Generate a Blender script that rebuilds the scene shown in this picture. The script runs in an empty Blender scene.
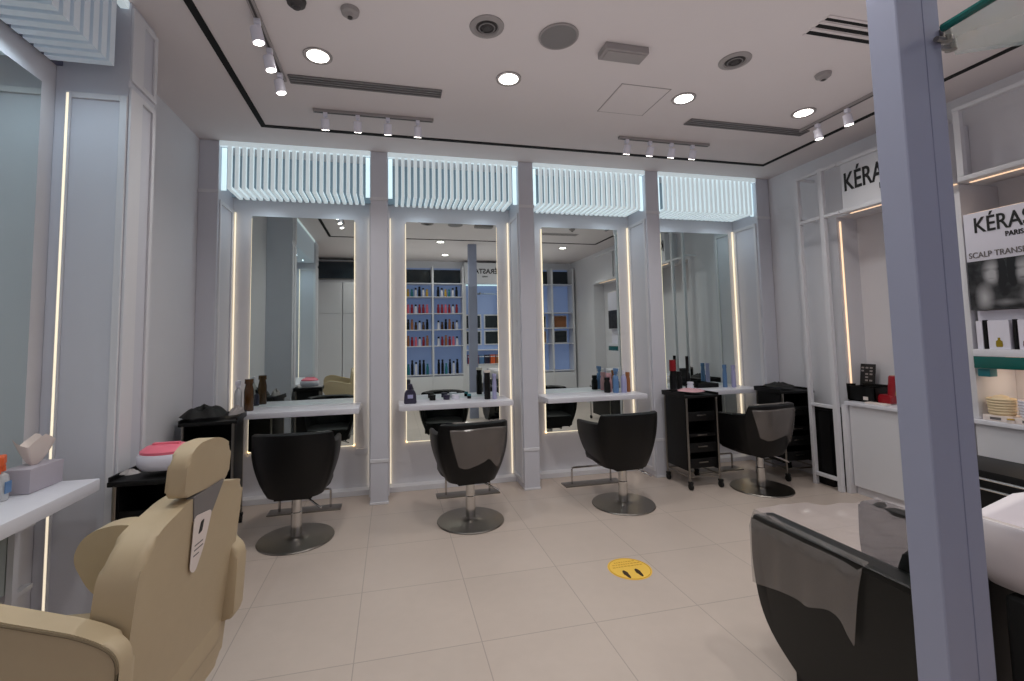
import bpy, bmesh, math, random
from mathutils import Vector, Matrix
random.seed(7)
PI = math.pi
scene = bpy.context.scene
COL = scene.collection

# ------------------------------------------------------------------ materials
def lin(c):
    return tuple(((v/255)/12.92 if v/255 <= .04045 else ((v/255+.055)/1.055)**2.4) for v in c)
def mat(name, rgb, rough=.5, metal=0., emit=None, es=0., alpha=1., spec=.5, noise=0., nscale=6., coat=0., trans=0.):
    m = bpy.data.materials.new(name); m.use_nodes = True
    nt = m.node_tree; b = nt.nodes['Principled BSDF']
    c = lin(rgb)+(1,)
    b.inputs['Base Color'].default_value = c
    b.inputs['Roughness'].default_value = rough
    b.inputs['Metallic'].default_value = metal
    b.inputs['Specular IOR Level'].default_value = spec
    b.inputs['Alpha'].default_value = alpha
    b.inputs['Coat Weight'].default_value = coat
    b.inputs['Transmission Weight'].default_value = trans
    if emit:
        b.inputs['Emission Color'].default_value = lin(emit)+(1,)
        b.inputs['Emission Strength'].default_value = es
    if noise:
        tc = nt.nodes.new('ShaderNodeTexCoord'); n = nt.nodes.new('ShaderNodeTexNoise')
        n.inputs['Scale'].default_value = nscale; n.inputs['Detail'].default_value = 5
        mp = nt.nodes.new('ShaderNodeMapRange')
        mp.inputs['To Min'].default_value = 1-noise; mp.inputs['To Max'].default_value = 1+noise
        hs = nt.nodes.new('ShaderNodeHueSaturation'); hs.inputs['Color'].default_value = c
        nt.links.new(tc.outputs['Object'], n.inputs['Vector'])
        nt.links.new(n.outputs['Fac'], mp.inputs['Value'])
        nt.links.new(mp.outputs['Result'], hs.inputs['Value'])
        nt.links.new(hs.outputs['Color'], b.inputs['Base Color'])
    return m
WALL = mat('wall_paint', (216,215,220), .65, noise=.02)
LACQ = mat('white_lacquer', (216,216,221), .4, noise=.015)
CEIL = mat('ceiling_paint', (216,208,208), .8, noise=.02, nscale=2)
BLACKSLOT = mat('black_recess', (8,8,9), .9)
PILLAR = mat('pillar_paint', (204,205,214), .4, noise=.02)
DESKM = mat('desk_white', (222,222,230), .3, noise=.01)
LOUV = mat('slat_white', (226,232,234), .5, emit=(216,234,240), es=.40, noise=.01)
LOUVL = mat('slat_white_dim', (226,234,242), .5, emit=(165,195,220), es=.05, noise=.01)  # slight bluish glow put in to tint the left slats
GLOWB = mat('cool_lightbox_back', (120,136,146), .6, emit=(150,175,190), es=.13, noise=.01)
GLOW = mat('cool_lightbox', (225,240,245), .5, emit=(205,232,240), es=.85, noise=.01)
WARM = mat('warm_light_strip', (255,240,205), .5, emit=(255,240,212), es=.75, noise=.01)
WARM2 = mat('amber_light_strip', (255,225,190), .5, emit=(255,214,175), es=.95, noise=.01)
MIRR = mat('mirror_silver', (224,234,230), .01, metal=1., noise=.004)
LEATH = mat('black_leather', (8,8,9), .45, spec=.3, noise=.15, nscale=40)
LEATHG = mat('black_green_leather', (9,12,11), .36, spec=.4, noise=.15, nscale=30)
CHROME = mat('brushed_chrome', (150,146,140), .28, metal=1., noise=.05, nscale=20)
CHROMEB = mat('bright_chrome', (205,203,200), .15, metal=1., noise=.03)
CREAM = mat('cream_leather', (184,166,136), .5, noise=.04, nscale=25)
CREAMD = mat('cream_leather_piping', (120,106,82), .6, noise=.04)
BLK = mat('black_plastic', (10,10,11), .5, spec=.3, noise=.1, nscale=30)
BLKM = mat('black_rubber', (10,10,10), .7, noise=.1)
GREYM = mat('grey_metal', (126,122,122), .5, metal=.2, noise=.05)
GREYD = mat('dark_grille', (62,58,58), .6, noise=.15, nscale=60)
GREYL = mat('light_grey', (150,144,143), .6, noise=.05)
LAMPM = mat('lamp_face', (255,252,244), .5, emit=(255,248,238), es=9, noise=.01)
FILMC = mat('clear_plastic_film', (190,180,182), .2, alpha=.30, spec=.8, noise=.15, nscale=6)
FILMG = mat('smoky_plastic_film', (138,131,127), .2, alpha=.5, spec=.9, noise=.15, nscale=6)
COLM = mat('column_paint', (152,157,180), .45, noise=.02)
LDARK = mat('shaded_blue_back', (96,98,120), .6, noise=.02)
COLD = mat('column_joint', (138,143,168), .6, noise=.02)
GLASS = mat('pane_glass', (205,220,220), .04, alpha=.38, spec=.6, noise=.02)
GGREEN = mat('green_glass_edge', (20,92,86), .15, noise=.1)
PORC = mat('white_porcelain', (232,226,230), .15, coat=.4, noise=.01)
PAPER = mat('white_paper', (226,214,208), .7, noise=.02)
INK = mat('black_ink', (16,16,18), .5, noise=.05)
INKG = mat('grey_ink', (105,100,100), .6, noise=.05)
YEL = mat('yellow_vinyl', (240,196,84), .5, noise=.05)
BROWND = mat('dark_brown_print', (58,36,14), .6, noise=.05)
YELD = mat('dark_yellow_print', (206,156,48), .5, noise=.05)
PINK = mat('pink_plastic', (226,110,130), .4, noise=.05)
WHITEP = mat('white_plastic', (222,220,232), .4, noise=.02)
LILAC = mat('tissue_carton', (172,166,176), .7, noise=.03)
ORAN = mat('orange_plastic', (222,98,50), .45, noise=.03)
CLEARB = mat('cloudy_bottle', (200,202,205), .25, alpha=.8, noise=.05)
AMBER = mat('amber_bottle', (74,48,20), .2, noise=.2, nscale=20)
BLUEB = mat('blue_bottle', (92,128,172), .3, noise=.05)
LAVB = mat('lavender_bottle', (168,168,206), .35, noise=.05)
PURP = mat('dark_purple_plastic', (48,44,66), .35, noise=.1)
REDP = mat('red_plastic', (150,20,32), .35, noise=.1)
REDP2 = mat('dusky_pink_plastic', (196,150,156), .4, noise=.05)
BROWNB = mat('copper_bottle', (160,104,66), .35, noise=.1)
GOLD = mat('golden_liquid', (196,160,70), .25, noise=.1)
OLIVE = mat('olive_gold_liquid', (140,120,20), .25, noise=.1)
WINE = mat('wine_liquid', (92,22,34), .25, noise=.1)
CREAMB = mat('cream_bowl', (216,196,160), .5, noise=.05)
BLUESC = mat('blue_grey_backdrop', (150,165,200), .5, emit=(120,140,190), es=.25, noise=.1, nscale=2)
SCREENM = mat('dark_screen', (34,44,52), .15, noise=.3, nscale=3)
TEAL = mat('teal_print', (40,120,130), .4, noise=.1)
PHOTOD = mat('dark_picture', (40,48,54), .35, noise=.6, nscale=9)

# ------------------------------------------------------------------ mesh helpers
def B(): return bmesh.new()
def xf(bm, verts, M):
    if M is not None: bmesh.ops.transform(bm, matrix=M, verts=verts)
def box(bm, x0, x1, y0, y1, z0, z1, bev=0., seg=2, M=None):
    r = bmesh.ops.create_cube(bm, size=1)
    vs = r['verts']
    for v in vs:
        v.co = Vector(((x0+x1)/2+v.co.x*(x1-x0), (y0+y1)/2+v.co.y*(y1-y0), (z0+z1)/2+v.co.z*(z1-z0)))
    if bev > 0:
        es = list({e for v in vs for e in v.link_edges})
        rb = bmesh.ops.bevel(bm, geom=es, offset=bev, segments=seg, profile=.6, affect='EDGES')
        vs = list({v for f in rb['faces'] for v in f.verts} | {v for v in vs if v.is_valid})
    xf(bm, vs, M)
    return bm
def cyl(bm, p0, p1, r0, r1=None, n=20, caps=True):
    p0, p1 = Vector(p0), Vector(p1); r1 = r0 if r1 is None else r1
    d = (p1-p0); L = d.length
    q = d.to_track_quat('Z', 'Y').to_matrix().to_4x4()
    bmesh.ops.create_cone(bm, cap_ends=caps, segments=n, radius1=r0, radius2=r1, depth=L,
                          matrix=Matrix.Translation((p0+p1)/2) @ q)
    return bm
def lathe(bm, prof, c=(0,0,0), n=28, sx=1., sy=1., M=None):
    rings = []; allv = []
    for r, z in prof:
        if r < 1e-5: vs = [bm.verts.new((c[0], c[1], c[2]+z))]
        else: vs = [bm.verts.new((c[0]+r*sx*math.cos(2*PI*i/n), c[1]+r*sy*math.sin(2*PI*i/n), c[2]+z)) for i in range(n)]
        rings.append(vs); allv += vs
    for a, b in zip(rings, rings[1:]):
        if len(a) == 1 and len(b) == 1: continue
        for i in range(n):
            j = (i+1) % n
            if len(a) == 1: bm.faces.new((a[0], b[i], b[j]))
            elif len(b) == 1: bm.faces.new((a[i], a[j], b[0]))
            else: bm.faces.new((a[i], a[j], b[j], b[i]))
    if len(rings[0]) > 1: bm.faces.new(list(reversed(rings[0])))
    if len(rings[-1]) > 1: bm.faces.new(rings[-1])
    xf(bm, allv, M)
    return bm
def tube(bm, pts, r, n=10, closed=False):
    pts = [Vector(p) for p in pts]; rings = []
    m = len(pts); up = Vector((0,0,1))
    for i, p in enumerate(pts):
        if closed: d = pts[(i+1) % m]-pts[i-1]
        else: d = (pts[min(i+1, m-1)]-pts[max(i-1, 0)])
        d.normalize()
        a = d.cross(up)
        if a.length < .05: a = d.cross(Vector((1,0,0)))
        a.normalize(); b = d.cross(a).normalized()
        rings.append([bm.verts.new(p+(a*math.cos(2*PI*k/n)+b*math.sin(2*PI*k/n))*r) for k in range(n)])
    rng = range(m) if closed else range(m-1)
    for i in rng:
        A, C = rings[i], rings[(i+1) % m]
        for k in range(n):
            bm.faces.new((A[k], A[(k+1) % n], C[(k+1) % n], C[k]))
    if not closed:
        bm.faces.new(list(reversed(rings[0]))); bm.faces.new(rings[-1])
    return bm
def prism(bm, poly, axis, a0, a1, bev=0., seg=3, M=None):
    """poly = list of 2D points; axis 'x': points are (y,z); 'y': (x,z); 'z': (x,y)"""
    def mk(p, a):
        return {'x': (a, p[0], p[1]), 'y': (p[0], a, p[1]), 'z': (p[0], p[1], a)}[axis]
    A = [bm.verts.new(mk(p, a0)) for p in poly]; C = [bm.verts.new(mk(p, a1)) for p in poly]
    fs = [bm.faces.new(A), bm.faces.new(C)]
    n = len(poly)
    for i in range(n): fs.append(bm.faces.new((A[i], A[(i+1) % n], C[(i+1) % n], C[i])))
    vs = A+C
    if bev > 0:
        es = list(set(fs[0].edges) | set(fs[1].edges))
        rb = bmesh.ops.bevel(bm, geom=es, offset=bev, segments=seg, profile=.6, affect='EDGES')
        vs = list({v for f in rb['faces'] for v in f.verts} | {v for v in vs if v.is_valid})
    xf(bm, vs, M)
    return bm
def rpoly(pts, r, n=5):
    """round the corners of a 2D polygon; r is one radius or one per corner"""
    out = []; m = len(pts)
    for i in range(m):
        p = Vector(pts[i]); a = Vector(pts[i-1])-p; c = Vector(pts[(i+1) % m])-p
        rr = r[i] if isinstance(r, (list, tuple)) else r
        rr = min(rr, a.length*.48, c.length*.48)
        if rr <= 1e-4: out.append(tuple(p)); continue
        s = p+a.normalized()*rr; e = p+c.normalized()*rr
        for k in range(n+1):
            t = k/n
            out.append(tuple(s*(1-t)**2+p*2*t*(1-t)+e*t*t))
    return out
def grid(bm, fn, nu, nv, closeu=False):
    V = [[bm.verts.new(fn(u/(nu-1) if not closeu else u/nu, v/(nv-1))) for v in range(nv)] for u in range(nu)]
    for u in range(nu if closeu else nu-1):
        for v in range(nv-1):
            u2 = (u+1) % nu
            bm.faces.new((V[u][v], V[u2][v], V[u2][v+1], V[u][v+1]))
    return V
def obj(name, bm, m, parent=None, smooth=True, angle=35, kind=None, label=None):
    bmesh.ops.recalc_face_normals(bm, faces=bm.faces)
    me = bpy.data.meshes.new(name); bm.to_mesh(me); bm.free()
    if smooth:
        for p in me.polygons: p.use_smooth = True
        me.set_sharp_from_angle(angle=math.radians(angle))
    me.materials.append(m)
    o = bpy.data.objects.new(name, me); COL.objects.link(o)
    if parent is not None: o.parent = parent
    if kind: o['kind'] = kind
    if label: o['label'] = label
    return o
def tag(o, label, cat, group=None):
    o['label'] = label; o['category'] = cat
    if group: o['group'] = group
    return o
def thing(name, label, cat, loc=(0,0,0), rotz=0., group=None):
    o = bpy.data.objects.new(name, None); COL.objects.link(o)
    o.empty_display_size = .1
    o.location = loc; o.rotation_euler = (0,0,rotz)
    return tag(o, label, cat, group)
def struct(name, bm, m, parent=None, smooth=False):
    o = obj(name, bm, m, parent, smooth=smooth)
    if parent is None: o['kind'] = 'structure'
    return o
def dup(root, loc, rotz=0., label=None, group=None, skip=()):
    r = root.copy(); COL.objects.link(r); r.location = loc; r.rotation_euler = (0,0,rotz)
    if label: r['label'] = label
    if group: r['group'] = group
    for ch in list(root.children):
        if ch.name.split('.')[0] in skip: continue
        c = ch.copy(); COL.objects.link(c); c.parent = r
        for g in list(ch.children):
            d = g.copy(); COL.objects.link(d); d.parent = c
    return r
def text(name, s, size, loc, rot, m, parent=None, ext=.002, align='LEFT', bold=.0, sx=1.):
    cu = bpy.data.curves.new(name, 'FONT'); cu.body = s; cu.size = size; cu.extrude = ext
    cu.align_x = align; cu.align_y = 'CENTER'; cu.offset = bold
    cu.materials.append(m)
    tmp = bpy.data.objects.new('tmp_text', cu); COL.objects.link(tmp)
    dg = bpy.context.evaluated_depsgraph_get(); dg.update()
    me = bpy.data.meshes.new_from_object(tmp.evaluated_get(dg)); me.name = name
    bpy.data.objects.remove(tmp); bpy.data.curves.remove(cu)
    o = bpy.data.objects.new(name, me); COL.objects.link(o)
    if not me.materials: me.materials.append(m)
    o.location = loc; o.rotation_euler = rot; o.scale = (sx,1,1)
    if parent is not None: o.parent = parent
    return o

# ------------------------------------------------------------------ key dimensions
H = 3.262                      # ceiling
XL, XR = -1.64, 4.27           # side walls
YF, YB = 4.345, 4.745          # pillar fronts, niche back
YO = -1.0                      # wall behind the viewer

# ------------------------------------------------------------------ room shell
def floor_mat():
    m = mat('floor_tile', (176,163,153), .32, spec=.4)
    nt = m.node_tree; b = nt.nodes['Principled BSDF']; L = nt.links
    g = nt.nodes.new('ShaderNodeNewGeometry'); sp = nt.nodes.new('ShaderNodeSeparateXYZ'); L.new(g.outputs['Position'], sp.inputs[0])
    def M(op, a, bb=None, c=None):
        n = nt.nodes.new('ShaderNodeMath'); n.operation = op
        for i, v in enumerate((a, bb, c)):
            if v is None: continue
            if isinstance(v, (int, float)): n.inputs[i].default_value = v
            else: L.new(v, n.inputs[i])
        return n.outputs[0]
    ds = []; ids = []
    for ax, off in (('X', -.777), ('Y', 2.289)):
        t = M('DIVIDE', M('SUBTRACT', sp.outputs[ax], off), .6)
        fl = M('FLOOR', t); fr = M('SUBTRACT', t, fl)
        ds.append(M('MINIMUM', fr, M('SUBTRACT', 1., fr))); ids.append(fl)
    d = M('MINIMUM', ds[0], ds[1])
    joint = M('LESS_THAN', d, .0042)
    cid = nt.nodes.new('ShaderNodeCombineXYZ'); L.new(ids[0], cid.inputs[0]); L.new(ids[1], cid.inputs[1])
    wn = nt.nodes.new('ShaderNodeTexWhiteNoise'); wn.noise_dimensions = '3D'; L.new(cid.outputs[0], wn.inputs['Vector'])
    n1 = nt.nodes.new('ShaderNodeTexNoise'); n1.inputs['Scale'].default_value = 2.2; n1.inputs['Detail'].default_value = 6; L.new(g.outputs['Position'], n1.inputs['Vector'])
    n2 = nt.nodes.new('ShaderNodeTexNoise'); n2.inputs['Scale'].default_value = 16; n2.inputs['Detail'].default_value = 5; L.new(g.outputs['Position'], n2.inputs['Vector'])
    v = M('ADD', M('MULTIPLY', wn.outputs['Value'], .05), M('ADD', M('MULTIPLY', n1.outputs['Fac'], .16), M('MULTIPLY', n2.outputs['Fac'], .08)))
    v = M('ADD', v, .88)
    v = M('MULTIPLY', v, M('SUBTRACT', 1., M('MULTIPLY', joint, .3)))
    hs = nt.nodes.new('ShaderNodeHueSaturation'); hs.inputs['Color'].default_value = lin((193,179,169))+(1,)
    L.new(v, hs.inputs['Value']); L.new(hs.outputs['Color'], b.inputs['Base Color'])
    L.new(M('ADD', M('MULTIPLY', n2.outputs['Fac'], .15), .27), b.inputs['Roughness'])
    return m
bm = B(); box(bm, -4.2, 5.2, -3.2, 5.0, -.1, 0); struct('floor', bm, floor_mat())
bm = B(); box(bm, -1.9, 5.2, -1.4, 5.0, H, H+.1); struct('ceiling', bm, CEIL)
bm = B(); box(bm, XL-.15, XL, YO, 5.0, 0, H); struct('wall_left', bm, WALL)
bm = B(); box(bm, XL, XR+.2, YB, YB+.15, 0, H); struct('wall_back', bm, WALL)
RX, RY1, RY0, RZ0, RZ1 = 4.52, 3.56, .3, .83, 2.60     # display recess in the right wall
bm = B()
box(bm, XR, XR+.4, RY1, 5.0, 0, H)
box(bm, XR, XR+.4, YO, RY0, 0, H)
box(bm, XR, XR+.4, RY0, RY1, RZ1, H)
box(bm, RX, XR+.4, RY0, RY1, 0, RZ1)
struct('wall_right', bm, WALL)
bm = B(); box(bm, -1.9, 1.60, YO-.15, YO, 0, H); box(bm, 1.60, 2.55, YO-.15, YO, 0, H); box(bm, 2.55, 4.5, YO-.15, YO, 0, H)
struct('wall_front', bm, WALL)
# black shadow-gap running round the ceiling
sx0, sx1, sy0, sy1, w = -1.012, 3.835, 1.35, 3.955, .042
bm = B()
zc0 = H-.006
box(bm, sx0-w, sx1+w, sy1, sy1+w, zc0, H+.01); box(bm, sx0-w, sx1+w, sy0-w, sy0, zc0, H+.01)
box(bm, sx0-w, sx0, sy0, sy1, zc0, H+.01); box(bm, sx1, sx1+w, sy0, sy1, zc0, H+.01)
struct('trim_1', bm, BLACKSLOT)
bm = B(); box(bm, XL, XR, YB-.11, YB, 0, .05, .004); struct('baseboard_back', bm, LACQ)

# ------------------------------------------------------------------ pillars of the back wall
P = [(-1.64,-1.483), (-.197,-.040), (1.248,1.405), (2.677,2.834), (4.095,4.265)]
plabel = ['slim white pillar in the back left corner beside the plain left wall',
          'white pillar between the first and second mirror bays from the left',
          'white pillar in the middle, between the second and third mirror bays',
          'white pillar just behind the black trolley, between the third and fourth mirror bays',
          'white pillar in the back right corner beside the fourth mirror']
def side_frame(bm, x, s, y0, y1, z0, z1, t=.012, w=.035):
    """raised rectangular border on a side face at plane x, outward direction s"""
    xa, xb = sorted((x, x+s*t))
    box(bm, xa, xb, y0, y0+w, z0, z1, .002, 1); box(bm, xa, xb, y1-w, y1, z0, z1, .002, 1)
    box(bm, xa, xb, y0+w, y1-w, z1-w, z1, .002, 1); box(bm, xa, xb, y0+w, y1-w, z0, z0+w, .002, 1)
for i, (a, b) in enumerate(P):
    t = thing('wall_pillar', plabel[i], 'pillar', ((a+b)/2, YF, 0), group='white pillars along the back wall')
    h = (b-a)/2
    bm = B(); box(bm, -h, h, 0, YB-YF, 0, H-.001, .004, 1); obj('shaft', bm, PILLAR, t)
    bm = B()
    for z in (.37, 2.79): box(bm, -h-.004, h+.004, -.006, .02, z, z+.03, .002, 1)
    obj('band', bm, LACQ, t)
    bm = B(); box(bm, -h-.006, h+.006, -.008, .05, 0, .02, .002, 1); obj('foot_plate', bm, LACQ, t)
    bm = B()
    for sg in (-1, 1):
        if (i == 0 and sg < 0) or (i == 4 and sg > 0): continue
        side_frame(bm, sg*h, sg, .03, YB-YF-.02, .06, 2.74)
    obj('side_frame', bm, LACQ, t)

# ------------------------------------------------------------------ mirror bays of the back wall
bays = [(-1.483,-.197), (-.04,1.248), (1.405,2.677), (2.834,4.095)]
mirx = [(-1.31,-.37), (.14,1.095), (1.61,2.52), (3.08,4.0)]
ordn = ['first', 'second', 'third', 'fourth']
def slat_box(x0, x1, yf, yb, z0, parent, horizontal_to):
    """L-shaped fins: upright at the front, bent back to the wall at the bottom"""
    n = max(2, round((x1-x0)/.0585)); bm = B()
    for k in range(n):
        x = x0+(x1-x0)*(k+.5)/n; hw = .0155
        box(bm, x-hw, x+hw, yf, yf+.035, z0, H-.045)
        box(bm, x-hw, x+hw, yf+.035, yb, z0, z0+.03)
    return bm
for i in range(4):
    x0, x1 = bays[i]; m0, m1 = mirx[i]
    cx = (x0+x1)/2
    t = thing('slatted_light_box', f'glowing cool white slatted light panel over the {ordn[i]} back mirror from the left', 'light', (cx, YF, 2.83), group='slatted light panels over the back mirrors')
    hw = (x1-x0)/2
    bm = slat_box(-hw+.055, hw-.055, 0, YB-YF-.07, 2.832, t, None)
    bmesh.ops.translate(bm, verts=bm.verts, vec=(0,0,-2.83)); obj('slats', bm, LOUV, t, smooth=False)
    bm = B(); box(bm, -hw+.002, hw-.002, YB-YF-.06, YB-YF-.03, .03, H-2.83-.002); obj('slat_backing', bm, GLOWB, t, smooth=False)
    bm = B(); box(bm, -hw+.002, hw-.002, -.003, .04, H-2.83-.045, H-2.83-.001); obj('top_rail', bm, LOUV, t, smooth=False)
    for sg in (-1, 1):
        bm = B(); box(bm, min(sg*(hw-.045), sg*(hw-.006)), max(sg*(hw-.045), sg*(hw-.006)), .05, .06, 0, H-2.83-.046); obj('side_glow', bm, GLOW, t, smooth=False)
    t = thing('wall_mirror', f'tall frameless backlit mirror in the {ordn[i]} bay of the back wall from the left', 'mirror', ((m0+m1)/2, YB, .5), group='tall mirrors of the back wall')
    mw = (m1-m0)/2
    bm = B(); box(bm, -mw, mw, -.028, -.02, -.04, 2.19); obj('glass', bm, MIRR, t, smooth=False)
    bm = B()
    for sg in (-1, 1): box(bm, sg*(mw-.001)-.007, sg*(mw-.001)+.007, -.018, -.001, -.05, 2.17)
    box(bm, -mw-.006, mw+.006, -.018, -.001, -.050, -.034)
    obj('edge_light', bm, WARM, t, smooth=False)
    # corner light slits beside the side panels
    t = thing('light_slit', f'warm light slit in the corner left of the {ordn[i]} back mirror' , 'light', (x0+.022, YB-.02, .06), group='warm light slits of the back wall')
    bm = B(); box(bm, -.004, .004, -.004, .012, 0, 2.66); obj('strip', bm, WARM, t, smooth=False)
    t = thing('light_slit', f'warm light slit in the corner right of the {ordn[i]} back mirror', 'light', (x1-.022, YB-.02, .06), group='warm light slits of the back wall')
    bm = B(); box(bm, -.004, .004, -.004, .012, 0, 2.66); obj('strip', bm, WARM, t, smooth=False)
    t = thing('wall_shelf', f'white floating styling shelf under the {ordn[i]} back mirror from the left', 'shelf', (cx, YB, .82), group='white styling shelves of the back wall')
    bm = B(); box(bm, -.545, .545, 4.315-YB, -.029, 0, .05, .006); obj('slab', bm, DESKM, t)
    for sg in (-1, 1):
        bm = B(); box(bm, sg*.51-.012, sg*.51+.012, -.22, -.03, -.03, -.0005, .002, 1); obj('bracket', bm, LACQ, t)

# socket plate low on wall in first bay
bm = B(); box(bm, -.36, -.23, YB-.012, YB-.001, .36, .42, .003); tag(obj('socket_plate', bm, WALL), 'small pale socket plate low on the wall right of the first back mirror', 'socket')

# ------------------------------------------------------------------ left wall station
SY0, SY1 = .95, 2.625          # niche from .. to
def lpillar(y0, y1, label, sides):
    t = thing('wall_pillar', label, 'pillar', (XL, y0, 0))
    d = -1.32-XL; wd = y1-y0
    bm = B(); box(bm, 0, d, 0, wd, 0, H-.001, .004, 1); obj('shaft', bm, PILLAR, t)
    bm = B()
    # raised borders on the room-facing face: solid strip then a recessed long panel
    for z0, z1 in ((.02, .55), (.58, 2.80), (2.84, H-.03)):
        box(bm, d, d+.012, .0, .11, z0, z1, .002, 1); box(bm, d, d+.012, wd-.03, wd, z0, z1, .002, 1)
        box(bm, d, d+.012, .11, wd-.03, z1-.03, z1, .002, 1); box(bm, d, d+.012, .11, wd-.03, z0, z0+.03, .002, 1)
    obj('face_frame', bm, LACQ, t)
    bm = B()
    if sides:
        y = 0 if sides < 0 else wd
        ya, yb = sorted((y, y+sides*.012))
        for (xa, xb, za, zb) in ((.05,.075,.06,2.75), (d-.035,d-.002,.06,2.75), (.075,d-.035,2.72,2.75), (.075,d-.035,.06,.1)):
            box(bm, xa, xb, ya, yb, za, zb, .002, 1)
        obj('side_frame', bm, LACQ, t)
    else: bm.free()
    return t
lpillar(SY1, 2.875, 'broad white pillar at the far end of the left wall shelf, behind the black trolley', -1)
lpillar(SY0-.25, SY0, 'broad white pillar at the near end of the left wall shelf', 1)
t = thing('slatted_light_box', 'large slatted cool light panel high above the left wall mirror', 'light', (XL, (SY0+SY1)/2, 2.85))
bm = B(); hy = (SY1-SY0)/2; n = 25
for k in range(n):
    y = hy-.125-k*.064
    if y < -hy+.05: break
    box(bm, .27, .305, y-.020, y+.020, 0, H-2.85-.04); box(bm, .04, .27, y-.020, y+.020, 0, .035)
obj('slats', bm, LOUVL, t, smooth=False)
bm = B(); box(bm, .002, .03, -hy+.002, hy-.002, .03, H-2.85-.002); obj('slat_backing', bm, LDARK, t, smooth=False)  # does not glow; shade between the slats is put into its dark colour
bm = B(); box(bm, .268, .308, -hy+.002, hy-.002, H-2.85-.04, H-2.85-.001); obj('top_rail', bm, LOUV, t, smooth=False)
t = thing('wall_mirror', 'tall mirror on the left wall above the left styling shelf', 'mirror', (XL, 1.80, .42))
bm = B(); box(bm, .001, .024, -.70, .70, 0, 2.31); obj('glass', bm, MIRR, t, smooth=False)
for y, lb in ((SY1-.03, 'warm upright light strip between left mirror and far pillar'), (SY0+.03, 'warm upright light strip between left mirror and near pillar')):
    t = thing('light_slit', lb, 'light', (XL+.062, y+(.022 if y > 2 else -.022), .001)); bm = B(); box(bm, -.006, .004, -.005, .005, 0, 2.74); obj('strip', bm, WARM, t, smooth=False)
t = thing('wall_shelf', 'white styling shelf on the left wall in front of the left mirror', 'shelf', (XL, 0, .815))
bm = B(); box(bm, .026, .335, 1.08, 2.485, 0, .055, .006); obj('slab', bm, DESKM, t)
bm = B()
for z in (-.16, -.44): box(bm, .001, .03, 2.50, 2.59, z, z+.02)
box(bm, .026, .05, 2.44, 2.47, -.78, -.001); obj('leg_rail', bm, LACQ, t)

# ------------------------------------------------------------------ ceiling fixtures
def ceil_thing(name, label, cat, x, y, group=None): return thing(name, label, cat, (x, y, H), group=group)
dl = [(-.45,2.91,'leftmost of the four bright round downlights'), (.787,2.925,'second from the left of the four bright round downlights'),
      (2.156,2.925,'third from the left of the four bright round downlights'), (3.267,2.935,'rightmost of the four bright round downlights'),
      (-.45,1.0,'round ceiling downlight near the left wall mirror, closer to the entrance'), (.87,1.15,'round ceiling downlight over the entrance side seen in the second mirror'),
      (2.2,1.0,'round ceiling downlight above the backwash chair'), (3.35,.9,'round ceiling downlight near the right display counter at the entrance side'),
      (-.6,-.15,'added ceiling fill downlight before the tall cupboards behind the viewer'), (1.1,-.15,'added ceiling fill downlight before the product shelving behind the viewer'), (2.8,-.15,'added ceiling fill downlight before the shelving in the entrance right corner')]  # this row: unseen downlights added to brighten the wall behind the viewer
for x, y, lb in dl:
    t = ceil_thing('downlight', lb+' in the ceiling' if 'ceiling' not in lb else lb, 'light', x, y, 'round ceiling downlights')
    bm = B(); lathe(bm, [(.072,-.001),(.088,-.001),(.086,-.009),(.073,-.006)]); obj('rim', bm, GREYL, t)
    bm = B(); lathe(bm, [(0,-.012),(.04,-.011),(.071,-.005),(.071,-.0008),(0,-.0008)]); obj('diffuser', bm, LAMPM, t)
for x, y, lb in ((.534,2.44,'round ceiling air vent with dark core, left of the large round grille'), (2.194,2.44,'round ceiling air vent with dark core, right of the rectangular box')):
    t = ceil_thing('round_vent', lb, 'vent', x, y, 'round ceiling vents')
    bm = B(); lathe(bm, [(.062,-.004),(.07,-.014),(.098,-.006),(.1,-.001),(.062,-.001)]); obj('ring', bm, GREYL, t)
    bm = B(); lathe(bm, [(0,-.018),(.02,-.018),(.03,-.006),(.062,-.004),(.062,-.001),(0,-.001)]); obj('core', bm, GREYD, t)
    bm = B(); tube(bm, [(.045*math.cos(a*PI/8), .045*math.sin(a*PI/8), -.012) for a in range(16)], .004, closed=True); obj('inner_ring', bm, GREYM, t)
t = ceil_thing('speaker_grille', 'large plain round grey speaker grille in the ceiling', 'speaker', .969, 2.437)
bm = B(); lathe(bm, [(0,-.011),(.105,-.010),(.107,-.001),(0,-.001)], n=36); obj('mesh_cover', bm, GREYM, t)
bm = B(); tube(bm, [(.112*math.cos(a*PI/16), .112*math.sin(a*PI/16), -.005) for a in range(32)], .007, closed=True); obj('rim', bm, GREYL, t)
t = ceil_thing('ceiling_box', 'rectangular grey metal box mounted on the ceiling', 'ceiling fixture', 1.414, 2.483)
bm = B(); box(bm, -.145, .145, -.06, .06, -.045, -.001, .006); obj('housing', bm, GREYL, t)
bm = B(); box(bm, -.125, .125, -.045, .045, -.05, -.045, .002); obj('cover', bm, GREYL, t)
for x, y, lb in ((2.917,2.452,'small round smoke detector on the ceiling near the right downlight'), (-.218,2.458,'small round smoke detector on the ceiling near top left'), (-.486,2.44,'small dark sprinkler cap at the top edge beside the left spot track')):
    t = ceil_thing('smoke_detector', lb, 'detector', x, y)
    bm = B(); lathe(bm, [(0,-.042),(.022,-.042),(.028,-.03),(.045,-.022),(.05,-.001),(0,-.001)]); obj('body', bm, GREYL if x > -.4 else GREYD, t)
    bm = B(); lathe(bm, [(.0,-.048),(.012,-.047),(.014,-.041),(0,-.041)]); obj('sensor', bm, GREYD, t)
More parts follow.
